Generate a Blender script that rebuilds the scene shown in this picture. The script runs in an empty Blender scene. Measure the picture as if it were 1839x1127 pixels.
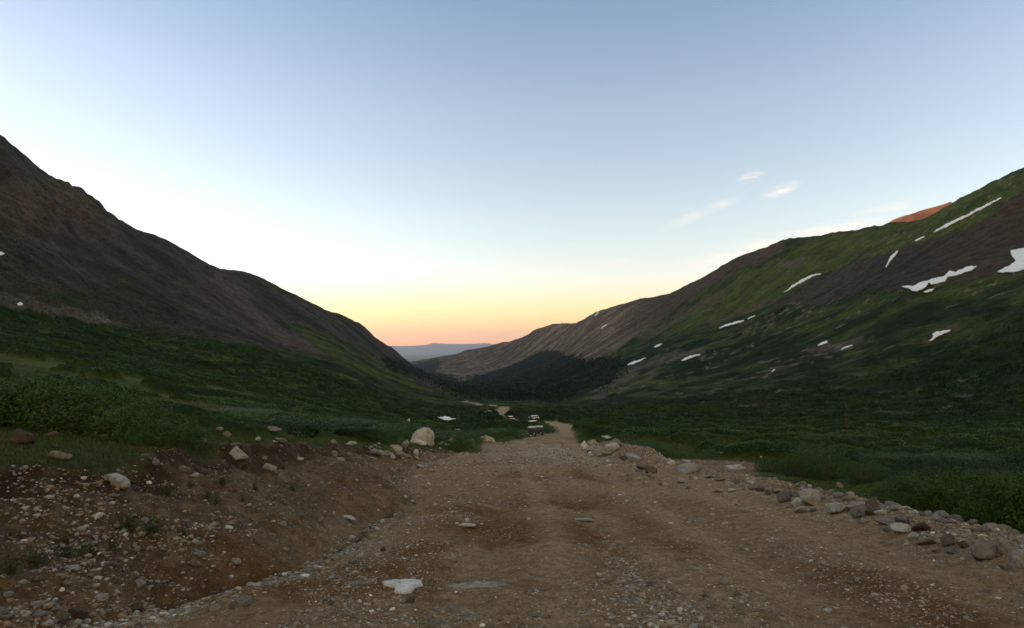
import bpy, math, random
import numpy as np
from mathutils import Vector, Matrix, Euler
R = math.radians
random.seed(7); rng = np.random.default_rng(11)
scn = bpy.context.scene
COL = scn.collection

# ---------------------------------------------------------------- camera
F, HOR, CX, W, H = 1124.0, 625.0, 919.5, 1839.0, 1127.0
cd = bpy.data.cameras.new('camera'); cam = bpy.data.objects.new('camera', cd); COL.objects.link(cam)
cam.location = (0, 0, 0); cam.rotation_euler = (R(90), 0, 0)
cd.sensor_width = 36; cd.lens = 36 * F / W; cd.shift_y = (HOR - H / 2) / W
cd.clip_start = 0.1; cd.clip_end = 200000
scn.camera = cam

# ---------------------------------------------------------------- sky, sun, exposure
SUN_AZ, SUN_EL = R(-80), R(2.0)
world = bpy.data.worlds.new('World'); scn.world = world; world.use_nodes = True
wn, wl = world.node_tree.nodes, world.node_tree.links
wn.clear()
wo = wn.new('ShaderNodeOutputWorld'); bg = wn.new('ShaderNodeBackground')
sky = wn.new('ShaderNodeTexSky'); sky.sky_type = 'NISHITA'; sky.sun_disc = False
sky.sun_elevation = SUN_EL; sky.sun_rotation = SUN_AZ; sky.altitude = 3000
sky.air_density = 1.0; sky.dust_density = 1.0; sky.ozone_density = 1.5
bg.inputs['Strength'].default_value = 0.15
def wramp(fac, stops):
    r = wn.new('ShaderNodeValToRGB'); e = r.color_ramp.elements
    while len(e) < len(stops): e.new(.5)
    for k, (p, c) in enumerate(stops): e[k].position = p; e[k].color = (*c, 1)
    wl.new(fac, r.inputs[0]); return r
def wmath(op, a, b=None, clamp=False):
    m = wn.new('ShaderNodeMath'); m.operation = op; m.use_clamp = clamp
    for k, v in enumerate((a, b)):
        if v is None: continue
        if isinstance(v, (int, float)): m.inputs[k].default_value = v
        else: wl.new(v, m.inputs[k])
    return m.outputs[0]
wtc = wn.new('ShaderNodeTexCoord'); wsep = wn.new('ShaderNodeSeparateXYZ'); wl.new(wtc.outputs['Generated'], wsep.inputs[0])
# the dusk sky is warmer low down than clean air alone makes it (twice the tint, halved by the Multiply strength 2 below)
tint = wramp(wsep.outputs['Z'], [(0, (.50, .23, .175)), (.03, (.56, .30, .18)), (.06, (.66, .395, .235)), (.11, (.76, .495, .40)), (.2, (.80, .545, .43)),
                                (.36, (.78, .545, .455)), (.50, (.60, .485, .445)), (.72, (1.0, .74, .50))])  # last stop, overhead and unseen, is warmed and brightened to warm the ground light
mul = wn.new('ShaderNodeMix'); mul.data_type = 'RGBA'; mul.blend_type = 'MULTIPLY'; mul.inputs[0].default_value = 1
wl.new(sky.outputs[0], mul.inputs[6]); wl.new(tint.outputs[0], mul.inputs[7])
# warm tint added to the unseen sky behind the camera, to warm the ground light
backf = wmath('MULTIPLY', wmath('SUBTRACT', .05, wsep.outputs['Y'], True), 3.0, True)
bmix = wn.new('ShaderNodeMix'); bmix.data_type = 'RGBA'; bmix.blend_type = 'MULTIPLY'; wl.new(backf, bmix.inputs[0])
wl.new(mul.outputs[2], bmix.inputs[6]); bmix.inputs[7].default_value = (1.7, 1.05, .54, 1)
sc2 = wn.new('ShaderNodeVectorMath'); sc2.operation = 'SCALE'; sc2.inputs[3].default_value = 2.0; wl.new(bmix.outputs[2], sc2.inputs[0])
# thin cirrus low in the north-east: noise on the sky's own directions
cmap = wn.new('ShaderNodeMapping'); cmap.inputs['Scale'].default_value = (9, 9, 52); cmap.inputs['Rotation'].default_value = (0, R(-13), 0)
wl.new(wtc.outputs['Generated'], cmap.inputs[0])
cn = wn.new('ShaderNodeTexNoise'); cn.inputs['Scale'].default_value = 1.6; cn.inputs['Detail'].default_value = 9; cn.inputs['Roughness'].default_value = .74
wl.new(cmap.outputs[0], cn.inputs['Vector'])
az = wmath('ARCTAN2', wsep.outputs['X'], wsep.outputs['Y'])
def lobe(a0, e0, ra, re, tilt=0.0, k=1.0):
    da = wmath('SUBTRACT', az, a0); de = wmath('SUBTRACT', wmath('SUBTRACT', wsep.outputs['Z'], e0), wmath('MULTIPLY', da, tilt))
    q = wmath('ADD', wmath('POWER', wmath('ABSOLUTE', wmath('DIVIDE', da, ra)), 2), wmath('POWER', wmath('ABSOLUTE', wmath('DIVIDE', de, re)), 2))
    return wmath('MULTIPLY', wmath('SUBTRACT', 1.0, q, True), k)
lobes = None
for L in [(.40, .146, .15, .022, .16, .9), (.47, .166, .16, .016, .24, .7), (.33, .140, .08, .010, .1, .8), (.365, .245, .022, .012, .2, 1.0), (.405, .226, .030, .010, .25, 1.0),
          (.30, .205, .09, .010, .35, .45), (.165, .135, .035, .005, .1, .7)]:
    x = lobe(*L); lobes = x if lobes is None else wmath('ADD', lobes, x, True)
cr = wramp(cn.outputs['Fac'], [(.42, (0, 0, 0)), (.64, (1, 1, 1))])
cf = wmath('MULTIPLY', wmath('MULTIPLY', lobes, cr.outputs[0]), .85, True)
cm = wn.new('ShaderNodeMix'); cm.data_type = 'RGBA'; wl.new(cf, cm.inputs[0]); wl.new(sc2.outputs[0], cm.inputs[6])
cm.inputs[7].default_value = (1.75, 1.5, 1.3, 1)
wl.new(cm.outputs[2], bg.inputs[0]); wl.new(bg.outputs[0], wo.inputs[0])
sl = bpy.data.lights.new('sun', 'SUN'); sl.energy = 2.0; sl.angle = R(0.5); sl.color = (1, 0.5, 0.28)
so = bpy.data.objects.new('sun', sl); COL.objects.link(so)
sdir = Vector((math.sin(SUN_AZ) * math.cos(SUN_EL), math.cos(SUN_AZ) * math.cos(SUN_EL), math.sin(SUN_EL)))
so.rotation_euler = sdir.to_track_quat('Z', 'Y').to_euler(); so.location = (-50, 0, 60)
vs = scn.view_settings
vs.view_transform = 'Standard'; vs.look = 'None'; vs.gamma = 1; vs.exposure = 2.35
scn.cycles.max_bounces = 6; scn.cycles.volume_bounces = 2
#WORLD_END

# ---------------------------------------------------------------- helpers
def tag(o, label=None, cat=None, group=None, kind=None):
    if label: o['label'] = label
    if cat: o['category'] = cat
    if group: o['group'] = group
    if kind: o['kind'] = kind
    return o
def empty(name, loc=(0, 0, 0), rz=0):
    o = bpy.data.objects.new(name, None); COL.objects.link(o); o.location = loc; o.rotation_euler = (0, 0, rz)
    o.empty_display_size = .2
    return o
def np_mesh(name, V, faces, mat, colors=None, parent=None, smooth=True, link=True):
    """V (n,3), faces (m,k) all the same k"""
    V = np.ascontiguousarray(V, dtype=np.float32); faces = np.ascontiguousarray(faces, dtype=np.int32)
    m, k = faces.shape
    me = bpy.data.meshes.new(name)
    me.vertices.add(len(V)); me.vertices.foreach_set('co', V.ravel())
    me.loops.add(m * k); me.loops.foreach_set('vertex_index', faces.ravel())
    me.polygons.add(m); me.polygons.foreach_set('loop_start', np.arange(0, m * k, k, dtype=np.int32))
    me.polygons.foreach_set('loop_total', np.full(m, k, dtype=np.int32))
    me.polygons.foreach_set('use_smooth', np.full(m, smooth, dtype=bool))
    if colors is not None:
        a = me.attributes.new('albedo', 'FLOAT_COLOR', 'POINT')
        c = np.ones((len(V), 4), np.float32); c[:, :colors.shape[1]] = colors
        a.data.foreach_set('color', c.ravel())
    me.update(calc_edges=True)
    if mat: me.materials.append(mat)
    if not link: return me
    o = bpy.data.objects.new(name, me); COL.objects.link(o)
    if parent: o.parent = parent
    return o
def smooth(a, b, x):
    t = np.clip((x - a) / (b - a), 0, 1); return t * t * (3 - 2 * t)
def _hash(ix, iy, seed):
    h = (ix.astype(np.int64) * 374761393 + iy.astype(np.int64) * 668265263 + seed * 974711) & 0xffffffff
    h = ((h ^ (h >> 13)) * 1274126177) & 0xffffffff
    h = (h ^ (h >> 16)) & 0xffffffff
    return h.astype(np.float64) / 4294967295.0
def vnoise(x, y, seed=0):
    ix = np.floor(x); iy = np.floor(y); fx = x - ix; fy = y - iy
    ux = fx * fx * fx * (fx * (fx * 6 - 15) + 10); uy = fy * fy * fy * (fy * (fy * 6 - 15) + 10)
    a = _hash(ix, iy, seed); b = _hash(ix + 1, iy, seed); c = _hash(ix, iy + 1, seed); d = _hash(ix + 1, iy + 1, seed)
    return ((a * (1 - ux) + b * ux) * (1 - uy) + (c * (1 - ux) + d * ux) * uy) * 2 - 1
def fbm(x, y, seed=0, octs=4, gain=.5):
    s = 0; a = 1; t = 0
    for k in range(octs):
        s = s + a * vnoise(x * 2 ** k + 17.3 * k, y * 2 ** k - 9.1 * k, seed + k); t += a; a *= gain
    return s / t
def in_poly(px, py, poly, warp=0):
    n = len(poly); inside = np.zeros(px.shape, bool); j = n - 1
    for i in range(n):
        xi, yi = poly[i]; xj, yj = poly[j]
        if yi != yj:
            c = ((yi > py) != (yj > py)) & (px < (xj - xi) * (py - yi) / (yj - yi) + xi)
            inside ^= c
        j = i
    return inside
def seg_dist(px, py, pts):
    d = np.full(px.shape, 1e9)
    for (x0, y0), (x1, y1) in zip(pts[:-1], pts[1:]):
        dx, dy = x1 - x0, y1 - y0; t = np.clip(((px - x0) * dx + (py - y0) * dy) / (dx * dx + dy * dy), 0, 1)
        d = np.minimum(d, np.hypot(px - x0 - t * dx, py - y0 - t * dy))
    return d
def mix(c, m, col):
    m = np.clip(m, 0, 1)[..., None]; return c * (1 - m) + np.array(col) * m

# ---------------------------------------------------------------- materials
def new_mat(name, rough=.9, spec=.2):
    m = bpy.data.materials.new(name); m.use_nodes = True
    n, l = m.node_tree.nodes, m.node_tree.links
    b = n['Principled BSDF']; b.inputs['Roughness'].default_value = rough
    b.inputs['Specular IOR Level'].default_value = spec
    return m, n, l, b
def noise_node(n, l, scale, detail=6, rough=.6, coord=None):
    t = n.new('ShaderNodeTexNoise'); t.inputs['Scale'].default_value = scale
    t.inputs['Detail'].default_value = detail; t.inputs['Roughness'].default_value = rough
    if coord is not None: l.new(coord, t.inputs['Vector'])
    return t
def ramp_node(n, l, fac, stops):
    r = n.new('ShaderNodeValToRGB'); e = r.color_ramp.elements
    while len(e) < len(stops): e.new(.5)
    for k, (p, c) in enumerate(stops):
        e[k].position = p; e[k].color = (c[0], c[1], c[2], 1) if hasattr(c, '__len__') else (c, c, c, 1)
    l.new(fac, r.inputs[0]); return r
def mulcol(n, l, a, b, fac=1.0):
    m = n.new('ShaderNodeMix'); m.data_type = 'RGBA'; m.blend_type = 'MULTIPLY'; m.inputs[0].default_value = fac
    l.new(a, m.inputs[6]); l.new(b, m.inputs[7]); return m.outputs[2]
def terrain_mat(name, scales, bump, bscale, lo=.55, hi=1.45, rough=.95):
    """albedo attribute times noise at several scales, bumped"""
    m, n, l, b = new_mat(name, rough, .1)
    at = n.new('ShaderNodeAttribute'); at.attribute_name = 'albedo'
    co = n.new('ShaderNodeTexCoord'); out = at.outputs['Color']
    for k, s in enumerate(scales):
        t = noise_node(n, l, s, 8, .65, co.outputs['Object'])
        r = ramp_node(n, l, t.outputs['Fac'], [(.3, (lo, lo, lo)), (.7, (hi, hi * .985, hi * .96))])
        out = mulcol(n, l, out, r.outputs[0])
    l.new(out, b.inputs['Base Color'])
    t = noise_node(n, l, bscale, 12, .7, co.outputs['Object'])
    bp = n.new('ShaderNodeBump'); bp.inputs['Strength'].default_value = 1.0; bp.inputs['Distance'].default_value = bump
    l.new(t.outputs['Fac'], bp.inputs['Height']); l.new(bp.outputs[0], b.inputs['Normal'])
    return m
def plain_mat(name, col, rough=.5, metal=0, spec=.5, var=.15, scale=8):
    m, n, l, b = new_mat(name, rough, spec); b.inputs['Metallic'].default_value = metal
    co = n.new('ShaderNodeTexCoord'); t = noise_node(n, l, scale, 5, .6, co.outputs['Object'])
    r = ramp_node(n, l, t.outputs['Fac'], [(.3, [c * (1 - var) for c in col]), (.7, [c * (1 + var) for c in col])])
    l.new(r.outputs[0], b.inputs['Base Color']); return m
def rock_mat(name, base, dark, rust, rust_amt=.5):
    m, n, l, b = new_mat(name, .85, .3)
    co = n.new('ShaderNodeTexCoord'); oi = n.new('ShaderNodeObjectInfo')
    ad = n.new('ShaderNodeVectorMath'); ad.operation = 'ADD'
    sc = n.new('ShaderNodeVectorMath'); sc.operation = 'SCALE'; sc.inputs[3].default_value = 37
    cb = n.new('ShaderNodeCombineXYZ')
    for k in range(3): l.new(oi.outputs['Random'], cb.inputs[k])
    l.new(cb.outputs[0], sc.inputs[0]); l.new(co.outputs['Object'], ad.inputs[0]); l.new(sc.outputs[0], ad.inputs[1])
    v = ad.outputs[0]
    t1 = noise_node(n, l, 2.2, 8, .7, v); t2 = noise_node(n, l, 1.3, 4, .6, v); t3 = noise_node(n, l, 14, 6, .8, v)
    r1 = ramp_node(n, l, t1.outputs['Fac'], [(.32, dark), (.5, base), (.72, [c * 1.3 for c in base])])
    r2 = ramp_node(n, l, t2.outputs['Fac'], [(.5, 0), (.66, rust_amt)])
    mx = n.new('ShaderNodeMix'); mx.data_type = 'RGBA'; l.new(r2.outputs[0], mx.inputs[0])
    l.new(r1.outputs[0], mx.inputs[6]); mx.inputs[7].default_value = (*rust, 1)
    r3 = ramp_node(n, l, t3.outputs['Fac'], [(.3, .55), (.65, 1.25)])
    o = mulcol(n, l, mx.outputs[2], r3.outputs[0])
    r4 = ramp_node(n, l, oi.outputs['Random'], [(0, (.62, .58, .56)), (.5, (1, .97, .93)), (1, (1.15, 1.15, 1.18))])
    o = mulcol(n, l, o, r4.outputs[0])
    l.new(o, b.inputs['Base Color'])
    bp = n.new('ShaderNodeBump'); bp.inputs['Strength'].default_value = 1.0; bp.inputs['Distance'].default_value = .10
    l.new(t3.outputs['Fac'], bp.inputs['Height']); l.new(bp.outputs[0], b.inputs['Normal'])
    return m

# ---------------------------------------------------------------- the lie of the land
def near_height(X, Y):
    P = -1.85 - .126 * Y
    xt = np.interp(Y, [0, 5, 9, 17, 23, 30, 36, 45, 70], [-5, -4.5, -2.95, -2.9, -4.4, -5.3, -4.6, -3.8, -3.4])
    xt = xt + .35 * fbm(Y * .45, Y * 0 + 3, 5, 2)
    bw = np.interp(Y, [5, 12, 18, 24, 32, 45], [3.0, 3.4, 3.1, 1.9, 1.2, 1.0])
    hb = np.interp(Y, [0, 7, 16, 24, 32, 45, 60], [1.3, 1.3, 1.5, 1.1, .85, .35, .2])
    t = np.clip((xt - X) / bw, 0, 1.0)
    prof = np.clip(t * 1.05, 0, 1) ** .85
    z = P + hb * (prof * .82 + .18 * smooth(.8, 1.0, t))
    z = z - .16 * np.exp(-((X - xt - .15) / .45) ** 2) * smooth(3, 8, Y) * smooth(45, 25, Y)
    left = np.clip(xt - bw - X, 0, None)
    z = z + left * np.interp(Y, [0, 20, 60], [.05, .09, .12])
    # shoulder on the right of the road
    bh = np.interp(Y, [4, 8, 14, 20, 26, 30, 34, 50, 62], [.15, .22, .25, .22, .15, .2, .75, .7, .1])
    xr = np.interp(Y, [0, 10, 20, 30, 40, 60, 80], [7.0, 7.2, 7.7, 7.1, 7.0, 7.6, 8.5])
    z = z + bh * np.exp(-((X - xr - .35) / .7) ** 2)
    z = z - .35 * smooth(xr + .4, xr + 2.2, X)
    right = np.clip(X - xr - 2.0, 0, None); z = z - right * .015
    road = smooth(xt - .2, xt + .8, X) * smooth(xr + .2, xr - .6, X)
    # ruts, potholes, washed grooves and water bars
    z = z + road * (.07 * fbm(X * .9, Y * .3, 21, 3) + .055 * np.sin((X + .25 * np.sin(Y * .35)) * 3.1) * smooth(4, 9, Y))
    z = z - .20 * np.exp(-(((X - 1.0) / 1.0) ** 2 + ((Y - 15.8) / 1.1) ** 2))
    z = z - .10 * np.exp(-(((X + .9) / .9) ** 2 + ((Y - 13.6) / 1.0) ** 2))
    z = z + .16 * np.exp(-((Y - 26 - .2 * X) / 1.6) ** 2) * road
    z = z + .34 * np.exp(-((Y - 57 - .35 * X) / 2.2) ** 2) * smooth(-6, -3, X) * smooth(9, 7, X)
    z = z - .30 * np.exp(-((Y - 64 - .35 * X) / 2.6) ** 2) * smooth(-6, -3, X) * smooth(9, 7, X)
    return z

CP = []   # (column, row, depth): what height the ground has where
def C(px, *pts):
    for r, y in pts: CP.append((px, r, y))
C(-700, (640, 60), (560, 140), (380, 260), (100, 380), (-250, 500), (-450, 620), (-200, 900))
C(-400, (660, 45), (605, 120), (500, 240), (300, 380), (20, 540), (-80, 660), (100, 1000))
C(0, (650, 100), (600, 200), (545, 320), (460, 430), (350, 560), (243, 700), (340, 1000), (430, 1600), (560, 3500), (600, 7500))
C(150, (680, 90), (622, 230), (560, 400), (450, 600), (345, 830), (440, 1200), (520, 2500), (600, 7500))
C(300, (700, 110), (655, 230), (600, 430), (520, 650), (432, 1000), (500, 1450), (570, 3000), (620, 7500))
C(450, (735, 100), (690, 220), (620, 520), (560, 850), (494, 1350), (550, 1900), (600, 3500), (640, 7500))
C(525, (742, 110), (700, 230), (630, 650), (580, 1050), (526, 1560), (570, 2200), (615, 4000))
C(600, (752, 120), (722, 230), (682, 400), (642, 700), (610, 1100), (563, 2000), (600, 2700), (640, 4500))
C(650, (758, 125), (735, 230), (700, 420), (660, 850), (630, 1500), (585, 2350), (625, 3000), (650, 4500))
C(700, (765, 140), (748, 250), (717, 480), (682, 950), (655, 1600), (640, 2250), (621, 2850), (645, 3500), (662, 5000), (668, 7500))
C(740, (768, 150), (754, 250), (727, 500), (692, 1100), (675, 1900), (664, 2700), (655, 3250), (664, 4000), (668, 5200), (656, 7300), (690, 9000))
C(780, (772, 150), (757, 250), (732, 500), (703, 1100), (693, 1600), (683, 2500), (675, 3500), (668, 5000), (657, 6300), (644, 7200), (690, 9000))
C(840, (776, 150), (762, 240), (742, 420), (724, 720), (712, 1100), (700, 1800), (690, 2600), (680, 3600), (665, 5000), (645, 6000), (628, 6600), (680, 8500))
C(897, (782, 140), (768, 195), (753, 290), (738, 480), (722, 800), (706, 1400), (695, 2200), (683, 3200), (663, 4600), (640, 5500), (615, 6200), (670, 8000))
C(960, (783, 126), (770, 180), (755, 252), (741, 420), (722, 800), (706, 1400), (692, 2100), (665, 3300), (630, 4600), (594, 5500), (660, 7500))
C(1000, (783, 126), (768, 182), (760, 222), (742, 420), (723, 800), (703, 1400), (680, 2200), (645, 3400), (610, 4500), (582, 5000), (650, 7000))
C(1070, (782, 128), (767, 185), (745, 380), (720, 720), (685, 1300), (643, 2200), (600, 3200), (560, 4200), (640, 6000))
C(1150, (782, 128), (745, 370), (710, 680), (670, 1200), (625, 1900), (580, 2700), (537, 3500), (630, 5500))
C(1240, (781, 132), (746, 340), (708, 600), (658, 1000), (603, 1550), (555, 2200), (510, 2800), (600, 4500))
C(1320, (781, 132), (746, 330), (705, 540), (650, 900), (590, 1400), (530, 1950), (466, 2500), (580, 4000))
C(1400, (780, 132), (746, 320), (700, 500), (635, 820), (560, 1250), (500, 1750), (438, 2200), (550, 3600))
C(1500, (779, 132), (746, 305), (695, 470), (620, 720), (540, 1080), (480, 1500), (419, 1950), (520, 3200))
C(1600, (778, 130), (745, 290), (690, 430), (600, 640), (520, 900), (455, 1250), (401, 1680), (500, 2800))
C(1650, (400, 1560),)
C(1690, (381, 1490),)
C(1720, (778, 125), (742, 270), (680, 390), (590, 560), (505, 780), (420, 1080), (357, 1420), (480, 2400))
C(1839, (778, 120), (738, 250), (665, 350), (575, 500), (490, 690), (400, 950), (308, 1222), (420, 2000))
C(2240, (770, 110), (720, 200), (600, 330), (470, 480), (300, 700), (160, 950), (300, 1700))
C(2540, (765, 100), (700, 180), (560, 300), (400, 450), (200, 650), (60, 850), (250, 1500))
for u_ in (-1.3, -.8, -.5, -.3, -.12, .05, .2, .4, .7, 1.0, 1.3):
    for y_ in (12., 25., 50., 72.):
        z_ = float(near_height(np.array([u_ * y_]), np.array([y_]))[0])
        CP.append((CX + u_ * F, HOR - z_ * F / y_, y_))
CP = np.array(CP)
cu = (CP[:, 0] - CX) / F * 4.0; cs = np.log(CP[:, 2])
n_ = len(CP)
def _k(r2): return np.where(r2 > 0, r2 * np.log(r2 + 1e-12), 0)
A = np.zeros((n_ + 3, n_ + 3))
A[:n_, :n_] = _k((cu[:, None] - cu[None]) ** 2 + (cs[:, None] - cs[None]) ** 2) + np.eye(n_) * 2e-3
A[:n_, n_] = 1; A[:n_, n_ + 1] = cu; A[:n_, n_ + 2] = cs; A[n_:, :n_] = A[:n_, n_:].T
w_ = np.linalg.solve(A, np.concatenate([CP[:, 1], np.zeros(3)]))
def tps_row(u, s):
    u4 = u * 4.0; r = w_[n_] + w_[n_ + 1] * u4 + w_[n_ + 2] * s
    for k in range(n_): r = r + w_[k] * _k((u4 - cu[k]) ** 2 + (s - cs[k]) ** 2)
    return r

ROAD_PTS = [(2.2, -8), (2.2, 0), (2.2, 20), (2.4, 40), (3.0, 60), (4.6, 82), (6.8, 110), (11, 150), (15.5, 190), (16.2, 216),
            (10, 245), (2.5, 262), (-4, 320), (-9.5, 390), (-7, 450), (-6.8, 520), (-16, 600), (-38, 690), (-60, 760)]

NU, NS = 1080, 1080
U0, U1 = -1.25, 1.25
uu = np.linspace(U0, U1, NU)
ss = np.linspace(math.log(2.2), math.log(9500), NS)
# coarse evaluation of the spline, then interpolated (it is smooth)
cu_g = np.linspace(U0, U1, 240); cs_g = np.linspace(ss[0], ss[-1], 260)
GU, GS = np.meshgrid(cu_g, cs_g, indexing='ij')
TR = tps_row(GU, GS)
def interp2(G, gx, gy, x, y):
    fx = np.clip((x - gx[0]) / (gx[1] - gx[0]), 0, len(gx) - 1.001); fy = np.clip((y - gy[0]) / (gy[1] - gy[0]), 0, len(gy) - 1.001)
    ix = fx.astype(int); iy = fy.astype(int); fx = fx - ix; fy = fy - iy
    return (G[ix, iy] * (1 - fx) + G[ix + 1, iy] * fx) * (1 - fy) + (G[ix, iy + 1] * (1 - fx) + G[ix + 1, iy + 1] * fx) * fy
def masks(X, Y):
    """what covers the ground: scrub cover etc. in the near and middle distance"""
    rd = seg_dist(X, Y, ROAD_PTS)
    return rd
def base_height(X, Y):
    u = X / Y; s = np.log(Y)
    rows = interp2(TR, cu_g, cs_g, u, s)
    zf = (HOR - rows) * Y / F
    zn = near_height(X, Y)
    m = smooth(math.log(52), math.log(105), s)
    return zn * (1 - m) + zf * m
UU, SS = np.meshgrid(uu, ss, indexing='ij')
YY = np.exp(SS); XX = UU * YY
ZZ = base_height(XX, YY)
PX = CX + UU * F; PR = HOR - ZZ * F / YY          # where each point of the bare land shows
DR = seg_dist(XX, YY, ROAD_PTS)
xt_ = np.interp(YY, [0, 5, 9, 17, 23, 30, 36, 45, 70], [-5, -4.5, -2.95, -2.9, -4.4, -5.3, -4.6, -3.8, -3.4])
xtop_ = xt_ - np.interp(YY, [5, 12, 18, 24, 32, 45], [3.0, 3.4, 3.1, 1.9, 1.2, 1.0])
xr_ = np.interp(YY, [0, 10, 20, 30, 40, 60, 80], [7.0, 7.2, 7.7, 7.1, 7.0, 7.6, 8.5])
n1 = fbm(XX * .8, YY * .8, 31, 4); n2 = fbm(XX * .12, YY * .12, 41, 4); n3 = fbm(XX * 3.1, YY * 3.1, 51, 3)
near = smooth(78, 66, YY)
road_near = smooth(xt_ - .1, xt_ + .3, XX + .3 * n1) * smooth(xr_ + .6, xr_ + .1, XX + .4 * n1)
hw = np.interp(YY, [60, 100, 160, 235, 262, 350, 385, 420, 800], [5.2, 4.2, 3.6, 2.8, .2, .2, 4.0, 4.0, 4.5])
hw = hw + 3.5 * np.exp(-((YY - 400) / 35) ** 2)
road_far = smooth(hw + .8, hw - .3, DR + 1.0 * n2 + .5 * n1) * smooth(900, 780, YY)
ROADM = road_near * near + road_far * (1 - near)
BANK = smooth(xt_ + .3, xt_ - .1, XX) * smooth(xtop_ - .15, xtop_ + .25, XX + .45 * n1) * smooth(52, 42, YY)
SHOULDER = smooth(xr_ - .2, xr_ + .1, XX) * smooth(xr_ + 1.5, xr_ + 1.0, XX + .5 * n1) * smooth(70, 55, YY)
# bare clearing on the right behind the stones
CLEAR = np.exp(-(((XX - 12.2) / 3.6) ** 2 + ((YY - 38) / 5.5) ** 2) ** 2) + .8 * np.exp(-(((XX - 10.3) / 2.0) ** 2 + ((YY - 31) / 3) ** 2) ** 2)
CLEAR = smooth(.35, .6, CLEAR + .3 * n2)
BANKC = smooth(xt_ + .7, xt_ - 1.3, XX + .6 * n1 + .3 * n3) * BANK + 0
BANKC = np.maximum(BANKC, smooth(xt_ + .7, xt_ - 1.3, XX + .6 * n1 + .3 * n3) * ROADM * smooth(52, 42, YY))
DIRT = np.clip(np.maximum.reduce([ROADM, BANK, SHOULDER, CLEAR * (1 - near * 0)]), 0, 1)
# willow scrub cover (the rest of the green is grass)
scr = fbm(XX * .045 + 3, YY * .03 + 1, 61, 4) + .25 * fbm(XX * .3, YY * .25, 66, 3)
sc_left = smooth(xtop_ - 2.2, xtop_ - 4.0, XX + 1.2 * n2)
sc_right = smooth(xr_ + 5.5, xr_ + 8.5, XX + 2 * n2 + .9 * (YY < 30) * smooth(30, 12, YY) * 4)
sc_mid = (1 - near)
SCR = np.maximum(np.maximum(sc_left * smooth(15, 22, YY), sc_right * smooth(15, 24, YY)), sc_mid * smooth(hw - 1, hw + 4, DR + 2 * n2))
SCR = SCR * smooth(-.22, .02, scr + .25) * (1 - DIRT) * smooth(700, 350, YY)
SCR = SCR * (1 - smooth(.3, .6, np.exp(-(((XX - 12) / 5.5) ** 2 + ((YY - 36) / 10.0) ** 2) ** 2)))
mnd = fbm(XX * .22, YY * .17, 73, 3, .45) + .25 * fbm(XX * .05, YY * .05, 77, 2)
for cx_, cy_, cr_ in ((4, 125.5, 3.4), (5.8, 133, 3.2), (8.5, 254, 4.5), (8.2, 247, 4), (.5, 233, 3.5), (.5, 227, 3.5), (.4, 221, 3.5), (.4, 214, 3), (-15, 393, 7), (-14.6, 384, 6), (-14.2, 375, 5), (4.2, 119, 2.6), (-4.1, 203, 2.2)): SCR = SCR * smooth(cr_ * .7, cr_ * 1.2, np.hypot(XX - cx_, (YY - cy_) * .8))
lump = fbm(XX * .35, YY * .16, 71, 3)
SCR = SCR * np.maximum(smooth(-.08, .04, mnd), .30 * smooth(80, 250, YY))
rnd = np.sqrt(np.clip((mnd + .08) / .5, 0, 1))
hills_n = fbm(XX * .012, YY * .012, 81, 5, .55)
lumpamp = np.interp(YY, [15, 40, 120, 400, 900], [.8, 1.15, 1.7, 2.2, 2.5])
BARE = ZZ.copy()
sw_ = smooth(-9, -17, XX) * smooth(-75, -55, XX)
swell = np.exp(-((YY - 50 - .08 * XX) / 8.0) ** 2) * sw_; dipp = np.exp(-((YY - 78 - .08 * XX) / 13.0) ** 2) * sw_
SCR = SCR * (1 - np.clip(1.3 * swell, 0, 1) * .9)
ZZ = ZZ + 1.3 * swell - 1.8 * dipp
ZZ = ZZ + SCR * lumpamp * (1.05 * rnd + .25 * lump)
# ground roughness growing with distance
rough_far = smooth(120, 500, YY)
gul_dir = fbm((XX + .5 * YY) * .004, (YY - .5 * XX) * .0012, 91, 4)
isleft = PX < 760
gx = np.where(isleft, YY + .25 * XX, YY - .35 * XX)
gul = fbm(gx * .02, XX * .004, 95, 4, .55)
ZZ = ZZ + rough_far * (hills_n * 5 * smooth(200, 1500, YY) + gul * np.interp(YY, [150, 500, 1500, 5000], [.3, 3.2, 8, 14]) + 1.8 * fbm(XX * .06, YY * .06, 97, 3)
    + np.interp(YY, [150, 600, 2000, 6000], [0, 1.4, 3.2, 4]) * (1 - 2.4 * np.abs(fbm(gx * .03, XX * .006 + YY * .003, 93, 4, .55)) ** .8))
# crags on the upper left face
crag = np.exp(-(((PX - 110) / 170) ** 2 + ((PR - 365) / 60) ** 2) ** 1.5)
ridg = 1 - np.abs(fbm(gx * .035, XX * .012, 99, 4, .6)) * 2
ZZ = ZZ + crag * ((ridg - .75) * 8 + 6 * (.6 - 2 * np.abs(fbm(gx * .09, XX * .04, 89, 3))))
mid_n = (1 - SCR) * smooth(30, 100, YY) * .25 * fbm(XX * .2, YY * .2, 98, 3); ZZ = ZZ + mid_n * (1 - ROADM * .8)
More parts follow.
